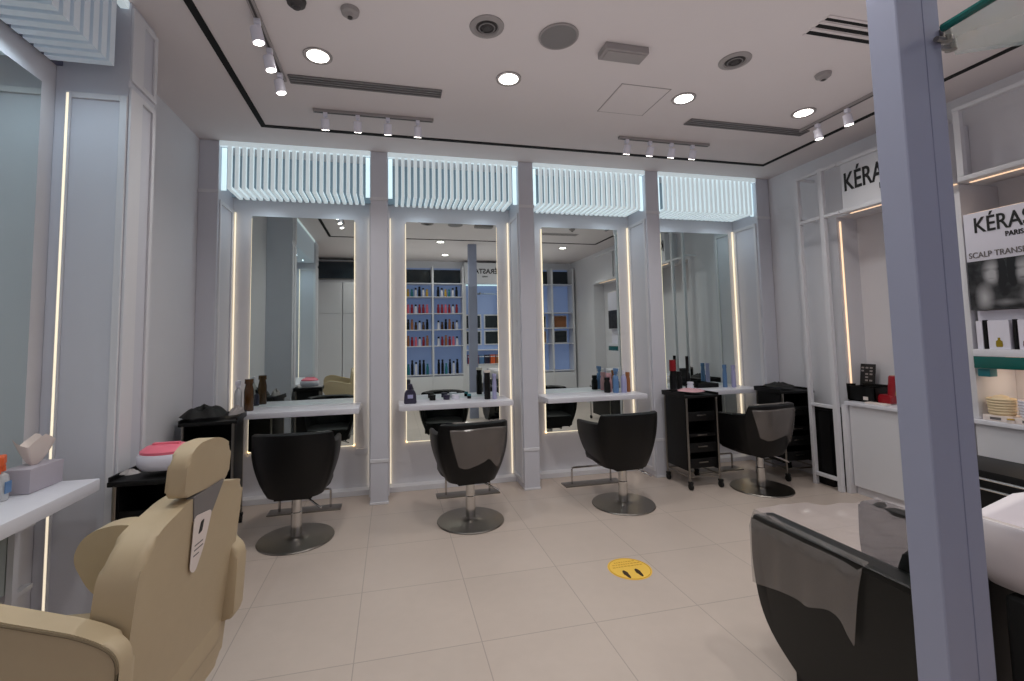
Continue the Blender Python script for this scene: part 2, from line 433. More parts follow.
for (xa, xb, y, lb) in ((-.675,.35,3.205,'long linear slot air diffuser in the ceiling on the left'), (2.42,3.607,3.245,'long linear slot air diffuser in the ceiling on the right')):
    t = ceil_thing('air_diffuser', lb, 'vent', (xa+xb)/2, y)
    hw = (xb-xa)/2
    bm = B(); box(bm, -hw, hw, -.05, .05, -.004, -.0005); obj('slot', bm, GREYD, t)
    bm = B()
    for yy in (-.045,-.015,.015,.045): box(bm, -hw, hw, yy-.008, yy+.008, -.010, -.003)
    for xx in (-hw, hw): box(bm, xx-.004, xx+.004, -.05, .05, -.010, -.003)
    obj('vanes', bm, GREYM, t)
t = ceil_thing('air_diffuser', 'three parallel black slots of an air diffuser in the ceiling near the front column', 'vent', 2.80, 2.05)
bm = B()
for yy in (-.06,0,.06): box(bm, -.38, .38, yy-.012, yy+.012, -.004, -.0005)
obj('slot', bm, BLACKSLOT, t)
bm = B()
for yy in (-.08,-.03,.03,.08): box(bm, -.39, .39, yy-.008, yy+.008, -.006, -.0005)
obj('vanes', bm, CEIL, t)
t = ceil_thing('access_panel', 'faint square access hatch in the ceiling between downlights', 'hatch', 1.79, 3.03)
bm = B(); box(bm, -.19, .19, -.195, .195, -.003, -.0005); obj('panel', bm, CEIL, t)
bm = B()
for s in (-1, 1):
    box(bm, s*.196-.003, s*.196+.003, -.2, .2, -.002, -.0005); box(bm, -.2, .2, s*.199-.003, s*.199+.003, -.002, -.0005)
obj('joint', bm, GREYL, t)
# track spots
def make_spot(lb, loc, aim, group):
    t = thing('track_spotlight', lb, 'spotlight', loc, group=group)
    bm = B(); box(bm, -.016, .016, -.016, .016, -.03, 0, .003); cyl(bm, (0,0,-.03), (0,0,-.052), .006); obj('mount', bm, WHITEP, t)
    bm = B(); d = Vector(aim).normalized(); c = Vector((0,0,-.085))
    cyl(bm, c-d*.035, c+d*.045, .03, .032, 18); obj('head', bm, WHITEP, t)
    bm = B(); cyl(bm, c+d*.0455, c+d*.048, .027, .027, 18); obj('lamp', bm, LAMPM, t)
    return t
tracks = [(-.59,.33,3.612,'x','above the second bay'), (1.986,2.911,3.62,'x','above the third bay'), (2.30,3.225,-.715,'y','along the left ceiling edge'), (2.45,3.20,3.52,'y','along the right ceiling edge')]
tlabel = ['thin ceiling spot track on the left half of the back wall', 'thin ceiling spot track on the right half of the back wall',
          'ceiling spot track running towards the viewer at upper left', 'ceiling spot track running towards the viewer at upper right']
for (a, b, c, ax, nm), lb in zip(tracks, tlabel):
    t = thing('light_track', lb, 'light track', ((a+b)/2 if ax == 'x' else c, c if ax == 'x' else (a+b)/2, H))
    h = (b-a)/2; bm = B()
    if ax == 'x': box(bm, -h, h, -.018, .018, -.022, -.0005, .002)
    else: box(bm, -.018, .018, -h, h, -.022, -.0005, .002)
    obj('rail', bm, GREYL, t)
    bm = B()
    if ax == 'x': box(bm, -h+.01, h-.01, -.006, .006, -.0235, -.022)
    else: box(bm, -.006, .006, -h+.01, h-.01, -.0235, -.022)
    obj('groove', bm, GREYD, t)
pos = ['leftmost', 'second from the left', 'third from the left', 'rightmost']
for k, x in enumerate((-.50,-.26,-.03,.205)):
    make_spot(f'{pos[k]} of four small white spotlights on the back left track', (x,3.612,H-.024), (0,.45,-1), 'spots of the back left track')
for k, x in enumerate((2.065,2.295,2.515,2.735)):
    make_spot(f'{pos[k]} of four small white spotlights on the back right track', (x,3.62,H-.024), (0,.45,-1), 'spots of the back right track')
for k, y in enumerate((2.60,2.86,3.12)):
    make_spot(['nearest','middle','farthest'][k]+' spotlight on the upper left side track', (-.715,y,H-.024), (.2,.1,-1), 'spots of the left side track')
for k, y in enumerate((3.04,2.78)):
    make_spot(['farthest spotlight on the upper right side track', 'second farthest spotlight on the upper right side track, beside the front column', 'third farthest spotlight on the upper right side track', 'nearest spotlight on the upper right side track'][k], (3.52,y,H-.024), (.2,0,-1), 'spots of the right side track')

# ------------------------------------------------------------------ styling chairs
def chair_shell():
    """U-shaped tub: outer skin, inner skin, rim; local +y is the front"""
    bm = B()
    NU, NV = 49, 12
    def path(u):                                    # u -1..1 along the U (0 = rear centre)
        a = abs(u); s = 1 if u > 0 else -1
        if a < .62:
            th = a/.62*PI/2
            x = .305*math.sin(th)**.8; y = -.27*math.cos(th)**.8
        else:
            k = (a-.62)/.38; x = .305-.03*k*k; y = .36*k*.85
        return s*x, y
    def top(u):
        a = abs(u)
        hi, lo = .815, .715
        if a < .44: return hi-.012*(a/.44)**2
        if a < .49: 
            k = (a-.44)/.05; k = k*k*(3-2*k); return (hi-.012)*(1-k)+(lo+.012)*k
        return lo+.012-.03*((a-.49)/.51)
    def prof(v):                                    # plan scale against height fraction
        return .66+.34*math.sin(min(1, v*1.05)*PI/2)**.85
    def pt(u, v, off):
        x, y = path(u); zt = top(u); zb = .345+.05*max(0, abs(u)-.7)
        z = zb+(zt-zb)*v; s = prof(v)
        L = math.hypot(x, y+.02) or 1
        k = (L-off)/L
        return Vector((x*s*k, (y*s*k) if y < 0 else y*(s*.35+.65), z))
    us = [-1+2*i/(NU-1) for i in range(NU)]
    us = sorted(set(us+[-.49,-.465,-.44,.44,.465,.49]))
    O = [[bm.verts.new(pt(u, v/(NV-1), 0)) for v in range(NV)] for u in us]
    R1 = [bm.verts.new(pt(u, 1, .018)+Vector((0,0,.012))) for u in us]
    R2 = [bm.verts.new(pt(u, 1, .045)+Vector((0,0,.010))) for u in us]
    I = [[bm.verts.new(pt(u, max(.12, v/(NV-1)), .062)) for v in range(NV)] for u in us]
    n = len(us)
    for i in range(n-1):
        for j in range(NV-1):
            bm.faces.new((O[i][j], O[i+1][j], O[i+1][j+1], O[i][j+1]))
            bm.faces.new((I[i][j], I[i][j+1], I[i+1][j+1], I[i+1][j]))
        bm.faces.new((O[i][-1], O[i+1][-1], R1[i+1], R1[i])); bm.faces.new((R1[i], R1[i+1], R2[i+1], R2[i])); bm.faces.new((R2[i], R2[i+1], I[i+1][-1], I[i][-1]))
        bm.faces.new((O[i][0], I[i][0], I[i+1][0], O[i+1][0]))
    for e in (0, n-1):
        for j in range(NV-1):
            f = (O[e][j], O[e][j+1], I[e][j+1], I[e][j]); bm.faces.new(f)
        bm.faces.new((O[e][-1], R1[e], R2[e], I[e][-1]))
    return bm, pt
def film_sheet(pt, u0, u1, vb0, vb1, mat_, parent):
    bm = B(); random.seed(3)
    NU, NV = 15, 9
    def f(a, b):
        u = u0+(u1-u0)*a
        # lower hem runs in points
        hem = vb0+(vb1-vb0)*a+.10*math.sin(a*PI)-.12*abs(math.sin(a*5.2))
        # the sheet narrows as it hangs
        uc = (u0+u1)/2; 
        v = 1-b*(1-hem); u = uc+(u-uc)*(1-.25*b)
        p = pt(u, v, -.008-.006*math.sin(a*17+b*5)*b)
        if b == 0: p = pt(u, 1, .05)+Vector((0,0,.02))
        return p
    grid(bm, f, NU, NV)
    return obj('plastic_cover', bm, mat_, parent, label='wrinkled plastic film over the backrest')
def make_chair(label, loc, rz):
    t = thing('styling_chair', label, 'chair', loc, rz, 'black styling chairs at the back mirrors')
    bm = B(); lathe(bm, [(0,0),(.268,0),(.272,.006),(.268,.013),(.10,.018),(.05,.024),(.042,.03),(0,.03)], n=48); obj('base_disc', bm, CHROME, t)
    bm = B(); lathe(bm, [(.040,.028),(.040,.20),(.036,.205),(.036,.30),(.055,.315),(.055,.335),(0,.335)], n=24); obj('pump_column', bm, CHROMEB, t)
    bm = B(); box(bm, -.13, .13, -.13, .13, .325, .347, .004)
    obj('mounting_plate', bm, BLK, t)
    bm = B(); tube(bm, [(.03,-.02,.30),(.10,-.07,.31),(.15,-.11,.285),(.20,-.14,.26)], .008); obj('pump_lever', bm, CHROMEB, t)
    bm, pt = chair_shell(); obj('tub_shell', bm, LEATH, t, angle=50)
    bm = B()
    poly = rpoly([(-.17,-.17),(.17,-.17),(.235,.02),(.225,.29),(-.225,.29),(-.235,.02)], .06)
    prism(bm, poly, 'z', .375, .50, .03, 4); obj('seat_cushion', bm, LEATH, t, angle=50)
    return t, pt
spots = [(-.706,3.777,math.radians(-2),'black tub styling chair with round chrome base at the leftmost back mirror'),
         (.618,3.765,math.radians(6),'black tub styling chair with plastic film on its back, at the second back mirror'),
         (1.978,3.765,math.radians(4),'uncovered black tub styling chair with round base at the third back mirror'),
         (3.43,3.78,math.radians(8),'black tub styling chair with plastic film, at the fourth mirror beside the trolleys')]
c0, ptf = make_chair(spots[0][3], (spots[0][0], spots[0][1], 0), spots[0][2])
for k, (x, y, r, lb) in enumerate(spots[1:]):
    c = dup(c0, (x, y, 0), r, lb)
    if k == 0: film_sheet(ptf, -.28, .36, .32, .36, FILMG, c)
    if k == 2: film_sheet(ptf, -.40, .36, .40, .30, FILMG, c)
# footrests
def make_foot(label, x, y, group='tubular footrests by the back wall'):
    t = thing('footrest', label, 'footrest', (x, y, 0), group=group)
    bm = B(); box(bm, -.30, .30, -.07, .07, 0, .012, .003); obj('floor_plate', bm, CHROME, t)
    bm = B(); tube(bm, [(-.21,.0,.01),(-.21,0,.15),(-.205,0,.165),(-.19,0,.17),(.19,0,.17),(.205,0,.165),(.21,0,.15),(.21,0,.01)], .010); obj('tube_bar', bm, CHROMEB, t)
    return t
f0 = make_foot('chrome tube footrest on a floor plate in front of the first back mirror', -.745, 4.37)
dup(f0, (.70,4.40,0), 0, 'chrome tube footrest on a floor plate behind the second styling chair')
dup(f0, (1.955,4.37,0), 0, 'chrome tube footrest on a floor plate sticking out left of the third styling chair')
dup(f0, (3.42,4.40,0), 0, 'chrome tube footrest between trolley and fourth styling chair')

# ------------------------------------------------------------------ trolleys
def make_trolley(label, loc, rz, w=.34, d=.38, h=.87, lid=.03, group='black salon trolleys'):
    t = thing('salon_trolley', label, 'trolley', loc, rz, group)
    hw, hd = w/2, d/2
    bm = B(); box(bm, -hw-lid, hw+lid, -hd-.01, hd+.01, h-.035, h-.01, .006)
    box(bm, -hw-lid, hw+lid, hd-.005, hd+.01, h-.012, h+.012, .002); box(bm, -hw-lid, -hw-lid+.012, -hd, hd, h-.012, h+.01, .002); box(bm, hw+lid-.012, hw+lid, -hd, hd, h-.012, h+.01, .002)
    obj('top_tray', bm, BLK, t)
    for s in (-1, 1):
        bm = B(); box(bm, s*hw-.008, s*hw+.008, -hd+.02, hd-.02, .17, h-.035, .003); obj('side_panel', bm, BLK, t)
    bm = B(); box(bm, -hw, hw, hd-.02, hd-.008, .17, h-.035); obj('back_panel', bm, BLK, t)
    for k in range(4):
        z = .19+k*(h-.30)/4
        bm = B(); box(bm, -hw+.012, hw-.012, -hd+.02, hd-.022, z, z+.012)
        box(bm, -hw+.012, hw-.012, -hd+.015, -hd+.025, z, z+(.09 if k != 2 else .03), .002)
        tr = obj('drawer', bm, BLK, t)
        bm = B(); box(bm, -.05, .05, -hd+.005, -hd+.014, z+.05, z+.06, .002) if k != 2 else box(bm, -.05, .05, -hd+.005, -hd+.014, z+.012, z+.022, .002)
        obj('pull', bm, CHROME, tr)
    for sx in (-1, 1):
        for sy in (-1, 1):
            bm = B(); cyl(bm, (sx*hw, sy*hd, .075), (sx*hw, sy*hd, h-.03), .010, n=12); obj('post', bm, CHROME, t)
            bm = B(); cyl(bm, (sx*hw-.011, sy*hd-.01, .03), (sx*hw+.011, sy*hd-.01, .03), .03, n=18); box(bm, sx*hw-.016, sx*hw+.016, sy*hd-.03, sy*hd+.012, .055, .078, .004)
            obj('caster', bm, BLKM, t)
    bm = B(); tube(bm, [(-hw,-hd,.12),(hw,-hd,.12),(hw,hd,.12),(-hw,hd,.12)], .008, 8, closed=True); obj('bottom_rail', bm, CHROME, t)
    return t
tA = make_trolley('open black salon trolley on castors in front of the pillar left of the fourth mirror', (2.93,4.105,0), 0, w=.33, d=.36, h=.895)
tB = dup(tA, (4.02,4.06,0), math.radians(-4), 'black salon trolley in the far right corner behind the fourth styling chair')
tC = dup(tA, (-1.37,4.05,0), math.radians(6), 'black salon trolley in the far left corner covered with black cloths')
tD = make_trolley('low black trolley carrying a pink and white box beside the left wall pillar', (-1.115,2.70,0), math.radians(-3), w=.30, d=.34, h=.845)
t = thing('slim_bin', 'narrow black bin standing behind the white open frame by the right wall', 'bin', (4.17,3.70,0))
bm = B(); box(bm, -.08, .085, -.085, .085, 0, .72, .01); obj('body', bm, BLK, t)
bm = B(); box(bm, -.085, .09, -.09, .09, .721, .745, .006); obj('lid', bm, BLKM, t)
# things on trolleys
def cloth(label, cx, cy, z, rx, ry, hgt, m, seed, name='folded_cloth', cat='cloth', rz=0.):
    random.seed(seed); bm = B(); ph = [random.uniform(0,6) for _ in range(4)]
    def f(u, v):
        a = u*2*PI; r = math.sin(v*PI/2)**.8
        wob = 1+.13*math.sin(2*a+ph[0])+.08*math.sin(5*a+ph[1])
        x = rx*r*math.cos(a)*wob; y = ry*r*math.sin(a)*wob
        zz = hgt*(1-r**3)*(1+.25*math.sin(4*a+ph[2])+.2*math.sin(9*r+ph[3]))+.002
        return (x, y, max(0.001, zz))
    grid(bm, f, 36, 10, closeu=True)
    o = obj(name, bm, m, None, angle=70); o.location = (cx, cy, z); o.rotation_euler = (0,0,rz)
    return tag(o, label, cat)
cloth('crumpled black cape heaped on the far left trolley', -1.44, 4.03, .909, .145, .14, .065, BLKM, 1)
cloth('small grey white towel on the right edge of the far left trolley', -1.222, 4.08, .909, .048, .09, .05, GREYL, 2)
cloth('black cloth lying on the tray of the far right trolley', 3.99, 4.08, .909, .13, .13, .035, BLKM, 5)
cloth('pale pink sheet lying on top of the trolley left of the fourth mirror', 2.93, 4.09, .909, .14, .12, .02, REDP2, 6)
cloth('small silvery foil packet on the low trolley near the left wall', -1.215, 2.54, .866, .04, .035, .015, GREYL, 9, 'foil_packet', 'packet')
t = thing('wax_heater', 'round white tub with pink lid on the low trolley by the left wall', 'tub', (-1.115,2.66,.860))
bm = B(); lathe(bm, [(0,0),(.105,0),(.122,.02),(.125,.06),(.118,.075),(0,.075)], n=36, sy=.85); obj('tub', bm, WHITEP, t)
bm = B(); lathe(bm, [(0,.076),(.112,.076),(.112,.088),(.085,.108),(.03,.114),(0,.112)], n=36, sy=.85); obj('lid', bm, PINK, t)
bm = B(); box(bm, -.06, .06, -.012, .012, .108, .122, .004); obj('lid_grip', bm, PINK, t)

# ------------------------------------------------------------------ bottles and small things
def bottle(label, x, y, z, r, h, m, cap=None, caph=.03, neck=.4, name='bottle', cat='bottle', group=None, trigger=False, rz=0):
    t = thing(name, label, cat, (x, y, z), rz, group)
    hb = h-caph
    bm = B(); lathe(bm, [(0,0),(r*.92,0),(r,.006),(r,hb*.72),(r*.85,hb*.86),(r*neck,hb*.95),(r*neck,hb),(0,hb)], n=20); obj('body', bm, m, t)
    bm = B()
    if trigger:
        lathe(bm, [(0,hb),(r*.6,hb),(r*.55,hb+caph*.4),(0,hb+caph*.4)], n=16)
        box(bm, -.014, .014, -.045, .03, hb+caph*.4, hb+caph, .006)
        box(bm, -.005, .005, -.040, -.028, hb-.005, hb+caph*.45, .002)
    else:
        lathe(bm, [(0,hb+.0005),(r*neck*1.25,hb+.0005),(r*neck*1.2,hb+caph),(0,hb+caph)], n=16)
    obj('cap', bm, cap or m, t)
    return t
DZ = .8705
bottle('white spray bottle at the left end of the first back shelf', -1.335, 4.49, DZ, .030, .27, CLEARB, WHITEP, .06, trigger=True)
bottle('tall dark amber bottle on the first back shelf beside the spray bottle', -1.25, 4.50, DZ, .040, .28, AMBER, AMBER, .04, neck=.75)
bottle('short dark bottle behind the amber one on the first back shelf', -1.275, 4.60, DZ, .024, .15, PURP, BLK, .03)
t = thing('clipper_stand', 'small dark purple device at the left end of the second back shelf', 'device', (.165,4.47,DZ))
bm = B(); prism(bm, rpoly([(-.06,0),(.06,0),(.052,.10),(.03,.13),(-.03,.13),(-.052,.10)], .015), 'y', -.045, .045, .008); obj('body', bm, PURP, t)
bm = B(); lathe(bm, [(0,.13),(.02,.13),(.024,.175),(.012,.185),(0,.185)], n=16); obj('knob', bm, PURP, t)
bm = B(); box(bm, -.025, .025, -.048, -.044, .05, .085, .002); obj('display', bm, LAVB, t)
bottle('tall black can with pale top on the second back shelf, right end', .925, 4.50, DZ, .031, .285, BLK, PAPER, .022, neck=.9, name='spray_can', cat='can')
bottle('slim lavender can beside the black one on the second back shelf', .995, 4.49, DZ, .022, .25, LAVB, LAVB, .03, neck=.8, name='spray_can', cat='can')
def lowjar(label, x, y, r, h, m, cap, name='jar'):
    t = thing(name, label, 'jar', (x, y, DZ)); bm = B(); lathe(bm, [(0,0),(r,0),(r*1.02,h*.6),(0,h*.6)], n=18); obj('pot', bm, m, t)
    bm = B(); lathe(bm, [(0,h*.6+.0005),(r*1.05,h*.6+.0005),(r*1.05,h),(0,h)], n=18); obj('lid', bm, cap, t)
lowjar('small black jar near the left half of the second back shelf', .39, 4.62, .03, .05, BLK, BLK)
lowjar('small purple jar in the middle of the second back shelf', .53, 4.62, .032, .045, PURP, PURP)
lowjar('small bright white jar in the middle of the second back shelf', .62, 4.62, .038, .045, WHITEP, WHITEP)
lowjar('small dark jar right of the white one on the second back shelf', .76, 4.62, .02, .045, BLK, TEAL)
bottle('blue spray bottle on the third back shelf, right end', 2.335, 4.52, DZ, .033, .26, BLUEB, BLUEB, .06, trigger=True)
bottle('pale lavender bottle on the third back shelf beside the blue one', 2.42, 4.50, DZ, .030, .235, LAVB, WHITEP, .04)
bottle('copper brown bottle at the right end of the third back shelf', 2.495, 4.55, DZ, .026, .21, BROWNB, BROWNB, .04, neck=.7)
bottle('short black bottle left of the blue spray on the third back shelf', 2.255, 4.56, DZ, .034, .16, BLK, BLK, .03, neck=.7)
bottle('small dusky pink bottle behind others on the third back shelf', 2.32, 4.65, DZ, .034, .2, REDP2, REDP2, .04, neck=.7)
bottle('black and red spray bottle at the left end of the fourth shelf', 3.015, 4.50, DZ, .036, .33, BLK, REDP, .12, neck=.8)
bottle('stubby black bottle beside the red topped one on the fourth shelf', 3.105, 4.52, DZ, .03, .20, BLK, BLK, .04, neck=.7)
bottle('black narrow bottle with pump standing on the fourth shelf, left part', 3.27, 4.60, DZ, .028, .36, BLK, BLK, .17, neck=.5)
bottle('slim blue bottle on the fourth shelf towards the right end', 3.70, 4.53, DZ, .024, .255, BLUEB, BLUEB, .04, neck=.8)
bottle('slim lavender bottle on the fourth shelf right of the blue one', 3.79, 4.50, DZ, .024, .25, LAVB, LAVB, .04, neck=.8)
bottle('low white pot on the left part of the fourth shelf', 3.17, 4.42, DZ, .035, .09, WHITEP, WHITEP, .02, neck=.8)
t = thing('tool_tray', 'flat black tool tray on the fourth back shelf', 'tray', (3.50,4.62,DZ))
bm = B(); box(bm, -.14, .14, -.06, .06, 0, .012, .003)
for s in (-1, 1): box(bm, s*.136-.004, s*.136+.004, -.06, .06, 0, .045); box(bm, -.14, .14, s*.056-.004, s*.056+.004, 0, .045)
obj('tray_body', bm, BLK, t)
bm = B(); box(bm, -.10, .06, -.02, .0, .014, .055, .005, M=Matrix.Rotation(.2,4,'Z')); obj('brush', bm, BLKM, t)

# left shelf things
t = thing('tissue_box', 'pale grey tissue box with a white tissue, on the left wall shelf', 'tissue box', (-1.505,2.39,.871), math.radians(-3))
bm = B(); box(bm, -.055, .055, -.09, .09, 0, .10, .004); obj('carton', bm, LILAC, t)
bm = B()
def tis(u, v):
    a = u*2*PI; r = .015+.065*v**.7
    return (r*.6*math.cos(a)*(1+.3*math.sin(3*a)), r*math.sin(a)*(1+.2*math.sin(2*a+1))-.01*v, .10+.13*v*(1-.35*abs(math.sin(1.5*a)))-.0)
grid(bm, tis, 26, 8, closeu=True); obj('tissue', bm, PAPER, t, angle=80)
bottle('clear spray bottle with orange trigger on the left wall shelf', -1.515, 2.235, .871, .027, .175, CLEARB, ORAN, .06, trigger=True, rz=.5)
bm = B(); box(bm, -1.4885, -1.4855, 2.22, 2.25, .90, .945); tag(obj('bottle_label', bm, BLUEB), 'tiny blue label on the orange topped spray bottle', 'label')
bottle('small clear bottle at the left edge of the left wall shelf', -1.57, 2.19, .871, .020, .11, CLEARB, WHITEP, .025)

# ------------------------------------------------------------------ floor sticker
t = thing('floor_sticker', 'round yellow floor sticker with two dark footprints', 'sticker', (1.465,2.738,0.0006), math.radians(0))
bm = B(); lathe(bm, [(0,0),(.137,0),(.137,.0012),(0,.0012)], n=48); obj('disc', bm, YEL, t)
bm = B(); tube(bm, [(.128*math.cos(a*PI/24), .128*math.sin(a*PI/24), .0013) for a in range(48)], .0022, 6, closed=True); obj('border', bm, YELD, t)
for s in (-1, 1):
    bm = B()
    poly = [(s*.042-.010+.017*math.cos(a)*(1.0 if math.sin(a) > 0 else .75), -.060+.048*math.sin(a)) for a in [k*PI/10 for k in range(20)]]
    prism(bm, poly, 'z', .0013, .0022); obj('footprint', bm, BROWND, t)
bm = B(); random.seed(4)
for row, yy, wd in ((0,.085,.13),(1,.058,.18),(2,.030,.20)):
    x = -wd/2
    while x < wd/2:
        l = random.uniform(.008,.02); box(bm, x, x+l, yy-.005, yy+.005, .0013, .0019); x += l+.006
obj('small_print', bm, YELD, t, smooth=False)

# ------------------------------------------------------------------ cream barber chair (left foreground); local -x is its front
t = thing('barber_chair', 'large cream leather reclining chair with headrest in the left foreground', 'chair', (-.56,1.585,0), math.radians(-6))
LEAN = .11
def leanM(): 
    M = Matrix.Identity(4); M[0][2] = LEAN; M[0][3] = -LEAN*.98; return M
w2 = .285
back = rpoly([(-w2,.36),(-w2,.985),(-.075,1.03),(.075,1.03),(w2,.985),(w2,.36)], [.05,.13,.03,.03,.06,.05], 8)
bm = B(); prism(bm, back, 'x', -.095, 0, .022, 4, M=leanM()); obj('backrest', bm, CREAM, t, angle=60)
bm = B(); poly = rpoly([(-.075,1.034),(.11,1.034),(.05,.945),(-.055,.955)], .01, 4)
prism(bm, poly, 'x', -.02, .004, .002, 1, M=leanM()); obj('back_insert', bm, GREYM, t, label='grey insert below the headrest')
bm = B(); poly = rpoly([(-.062,.975),(.045,.96),(.022,.86),(-.015,.795),(-.048,.815)], .02, 5)
prism(bm, poly, 'x', .0052, .0068, M=leanM()); tg = obj('paper_tag', bm, PAPER, t, label='white paper tag hanging on the back')
bm = B(); prism(bm, rpoly([(-.020,.945),(-.002,.948),(-.006,.914),(-.026,.910)], .005), 'x', .0069, .0078, M=leanM()); obj('tag_mark', bm, INK, tg)
for k, (z, wd) in enumerate(((.882,.045),(.868,.05),(.852,.03))):
    bm = B(); box(bm, .0069, .0074, -.038, -.038+wd, z-.0018, z+.0018, M=leanM()); obj('tag_line', bm, INKG, tg)
bm = B(); hp = rpoly([(-.125,1.045),(-.130,1.155),(-.08,1.188),(.04,1.185),(.140,1.14),(.148,1.022)], [.02,.05,.05,.06,.04,.03], 6)
prism(bm, hp, 'x', -.052, .0, .014, 4, M=leanM()); obj('headrest', bm, CREAM, t, angle=60)
bm = B()
for s in (-.04, .04): box(bm, -.05+.01, -.03+.01, s-.01, s+.01, 1.0, 1.07)
obj('headrest_post', bm, CHROME, t)
arm = rpoly([(-.015,.50),(.0,.75),(-.08,.79),(-.40,.86),(-.50,.83),(-.54,.75),(-.47,.62),(-.20,.53)], [.03,.04,.05,.10,.10,.10,.06,.05], 6)
for y0 in (-w2-.085, w2-.035):
    if y0 < 0: arm_ = [(p[0], p[1]+(.035-.05*p[0])*(1 if p[1] > .68 else 0)) for p in arm]
    else: arm_ = arm
    bm = B(); prism(bm, arm_, 'y', y0+(.02 if y0 < 0 else 0), y0+.075, .016, 3); a = obj('armrest', bm, CREAM, t, angle=60)
    bm = B(); yo = y0+.019 if y0 < 0 else y0+.0765
    if y0 > 0: bm.free(); continue
    tube(bm, [(p[0]*.985-.004, yo, .68+(p[1]-.68)*.97) for p in arm_], .004, 6, closed=True); obj('piping', bm, CREAMD, a)
bm = B(); box(bm, -.62, -.05, -.265, .265, .43, .575, .04, 4); obj('seat', bm, CREAM, t, angle=60)
bm = B(); box(bm, -.58, -.14, -.22, .22, .36, .428, .01); obj('seat_frame', bm, BLK, t)
bm = B(); M = Matrix.Translation((-.66,0,.36)) @ Matrix.Rotation(math.radians(-28),4,'Y'); box(bm, -.04, .04, -.22, .22, -.26, .10, .03, 3, M=M); obj('leg_rest', bm, CREAM, t, angle=60)
bm = B(); lathe(bm, [(0,0),(.33,0),(.335,.01),(.32,.02),(.09,.035),(.07,.05),(.06,.34),(.10,.358),(0,.358)], (-.30,0,0), n=40); obj('pedestal', bm, CHROME, t)
bm = B(); box(bm, -.93, -.83, -.17, .17, .10, .125, .006); box(bm, -.86, -.80, -.02, .02, .10, .16, .004)
tube(bm, [(-.83,0,.14),(-.72,0,.2),(-.60,0,.37)], .012); obj('footplate', bm, CHROMEB, t)

# ------------------------------------------------------------------ backwash chair and basin (right foreground)
t = thing('backwash_chair', 'black leather backwash armchair in the right foreground, partly wrapped in plastic', 'chair', (0,0,0))
side = rpoly([(1.835,.655),(1.845,.42),(1.79,.20),(1.58,.06),(1.32,.06),(1.24,.30),(1.20,.66)], [.02,.12,.14,.10,.08,.05,.03], 6)
for x in (1.60, 2.215):
    bm = B(); prism(bm, side if x > 2 else [(p[0]-(.09 if p[0] < 1.3 else 0), p[1]) for p in side], 'x', x, x+.10, .02, 4); obj('armrest', bm, LEATHG, t, angle=60)
bm = B(); box(bm, 1.705, 2.21, 1.36, 1.80, .20, .43, .04, 4); obj('seat', bm, LEATHG, t, angle=60)
bm = B(); prism(bm, rpoly([(1.36,.20),(1.36,.44),(1.26,.74),(1.19,.72),(1.22,.20)], .03), 'x', 1.705, 2.21, .02, 3); obj('backrest', bm, LEATHG, t, angle=60)
bm = B(); box(bm, 1.66, 2.26, 1.34, 1.70, 0, .10, .01); obj('plinth', bm, BLKM, t)
# plastic film: hangs over the outside of the near armrest and stretches over the seat
bm = B(); random.seed(12)
def hang(u, v):
    y = 1.838-.52*u
    hem = .31-.10*min(u,.45)-.06*max(0,u-.45)+.02*math.sin(u*15)*u+(.05*(u-.86)/.1 if u > .86 else 0)-(.22*(u-.95)/.05 if u > .95 else 0)
    z = .672-hem*v
    x = 1.588-.004*math.sin(u*23)-.010*v*abs(math.sin(u*9+v*2))
    if v < .12: x = 1.60+.02*(.12-v)/.12; 
    return (x, y+.03*v*(u-.5), z)
grid(bm, hang, 40, 10)
obj('plastic_cover', bm, FILMG, t, label='plastic film hanging down the armrest side')
bm = B()
def stretch(u, v):
    x = 1.61+.70*u; y = 1.83-.62*v
    z = .664-.07*math.sin(u*PI)**.7*v**.5+.003*math.sin(u*31+v*9)+.004*math.sin(u*7-v*33)+.003*math.sin(v*60+u*20)
    return (x, y+.03*math.sin(u*6), z)
grid(bm, stretch, 40, 30)
obj('plastic_cover', bm, FILMC, t, label='clear crinkled plastic film stretched over the seat')
t = thing('wash_basin', 'white ceramic hair wash basin behind the front column, right foreground', 'basin', (2.10,1.035,0))
bm = B()
def srect(k, a, b_): 
    c, s_ = math.cos(2*PI*k/48), math.sin(2*PI*k/48)
    return (a*math.copysign(abs(c)**.32, c), b_*math.copysign(abs(s_)**.35, s_))
rings = []
for (a, b_, z) in ((.10,.03,.72),(.20,.07,.73),(.30,.10,.80),(.325,.115,.895),(.335,.125,.905),(.36,.15,.905),(.365,.152,.895),(.36,.15,.86),(.33,.13,.76),(.26,.11,.68),(.14,.08,.65)):
    ring = []
    for k in range(48):
        x, y = srect(k, a, b_)
        zz = z-(.05*max(0, 1-abs(x+.20)/.12) if (y > .07 and z > .85) else 0)
        ring.append(bm.verts.new((x, y, zz)))
    rings.append(ring)
for A, C in zip(rings, rings[1:]):
    for k in range(48): bm.faces.new((A[k], A[(k+1) % 48], C[(k+1) % 48], C[k]))
bm.faces.new(rings[0]); bm.faces.new(rings[-1])
obj('bowl', bm, PORC, t, angle=60)
bm = B(); tube(bm, [(.2,-.13,.90),(.2,-.13,1.0),(.2,-.11,1.03),(.2,-.06,1.03),(.2,-.04,1.0)], .010); obj('tap', bm, CHROMEB, t)
bm = B(); box(bm, -.25, .30, -.12, .06, 0, .66, .03, 3); obj('pedestal', bm, BLKM, t)

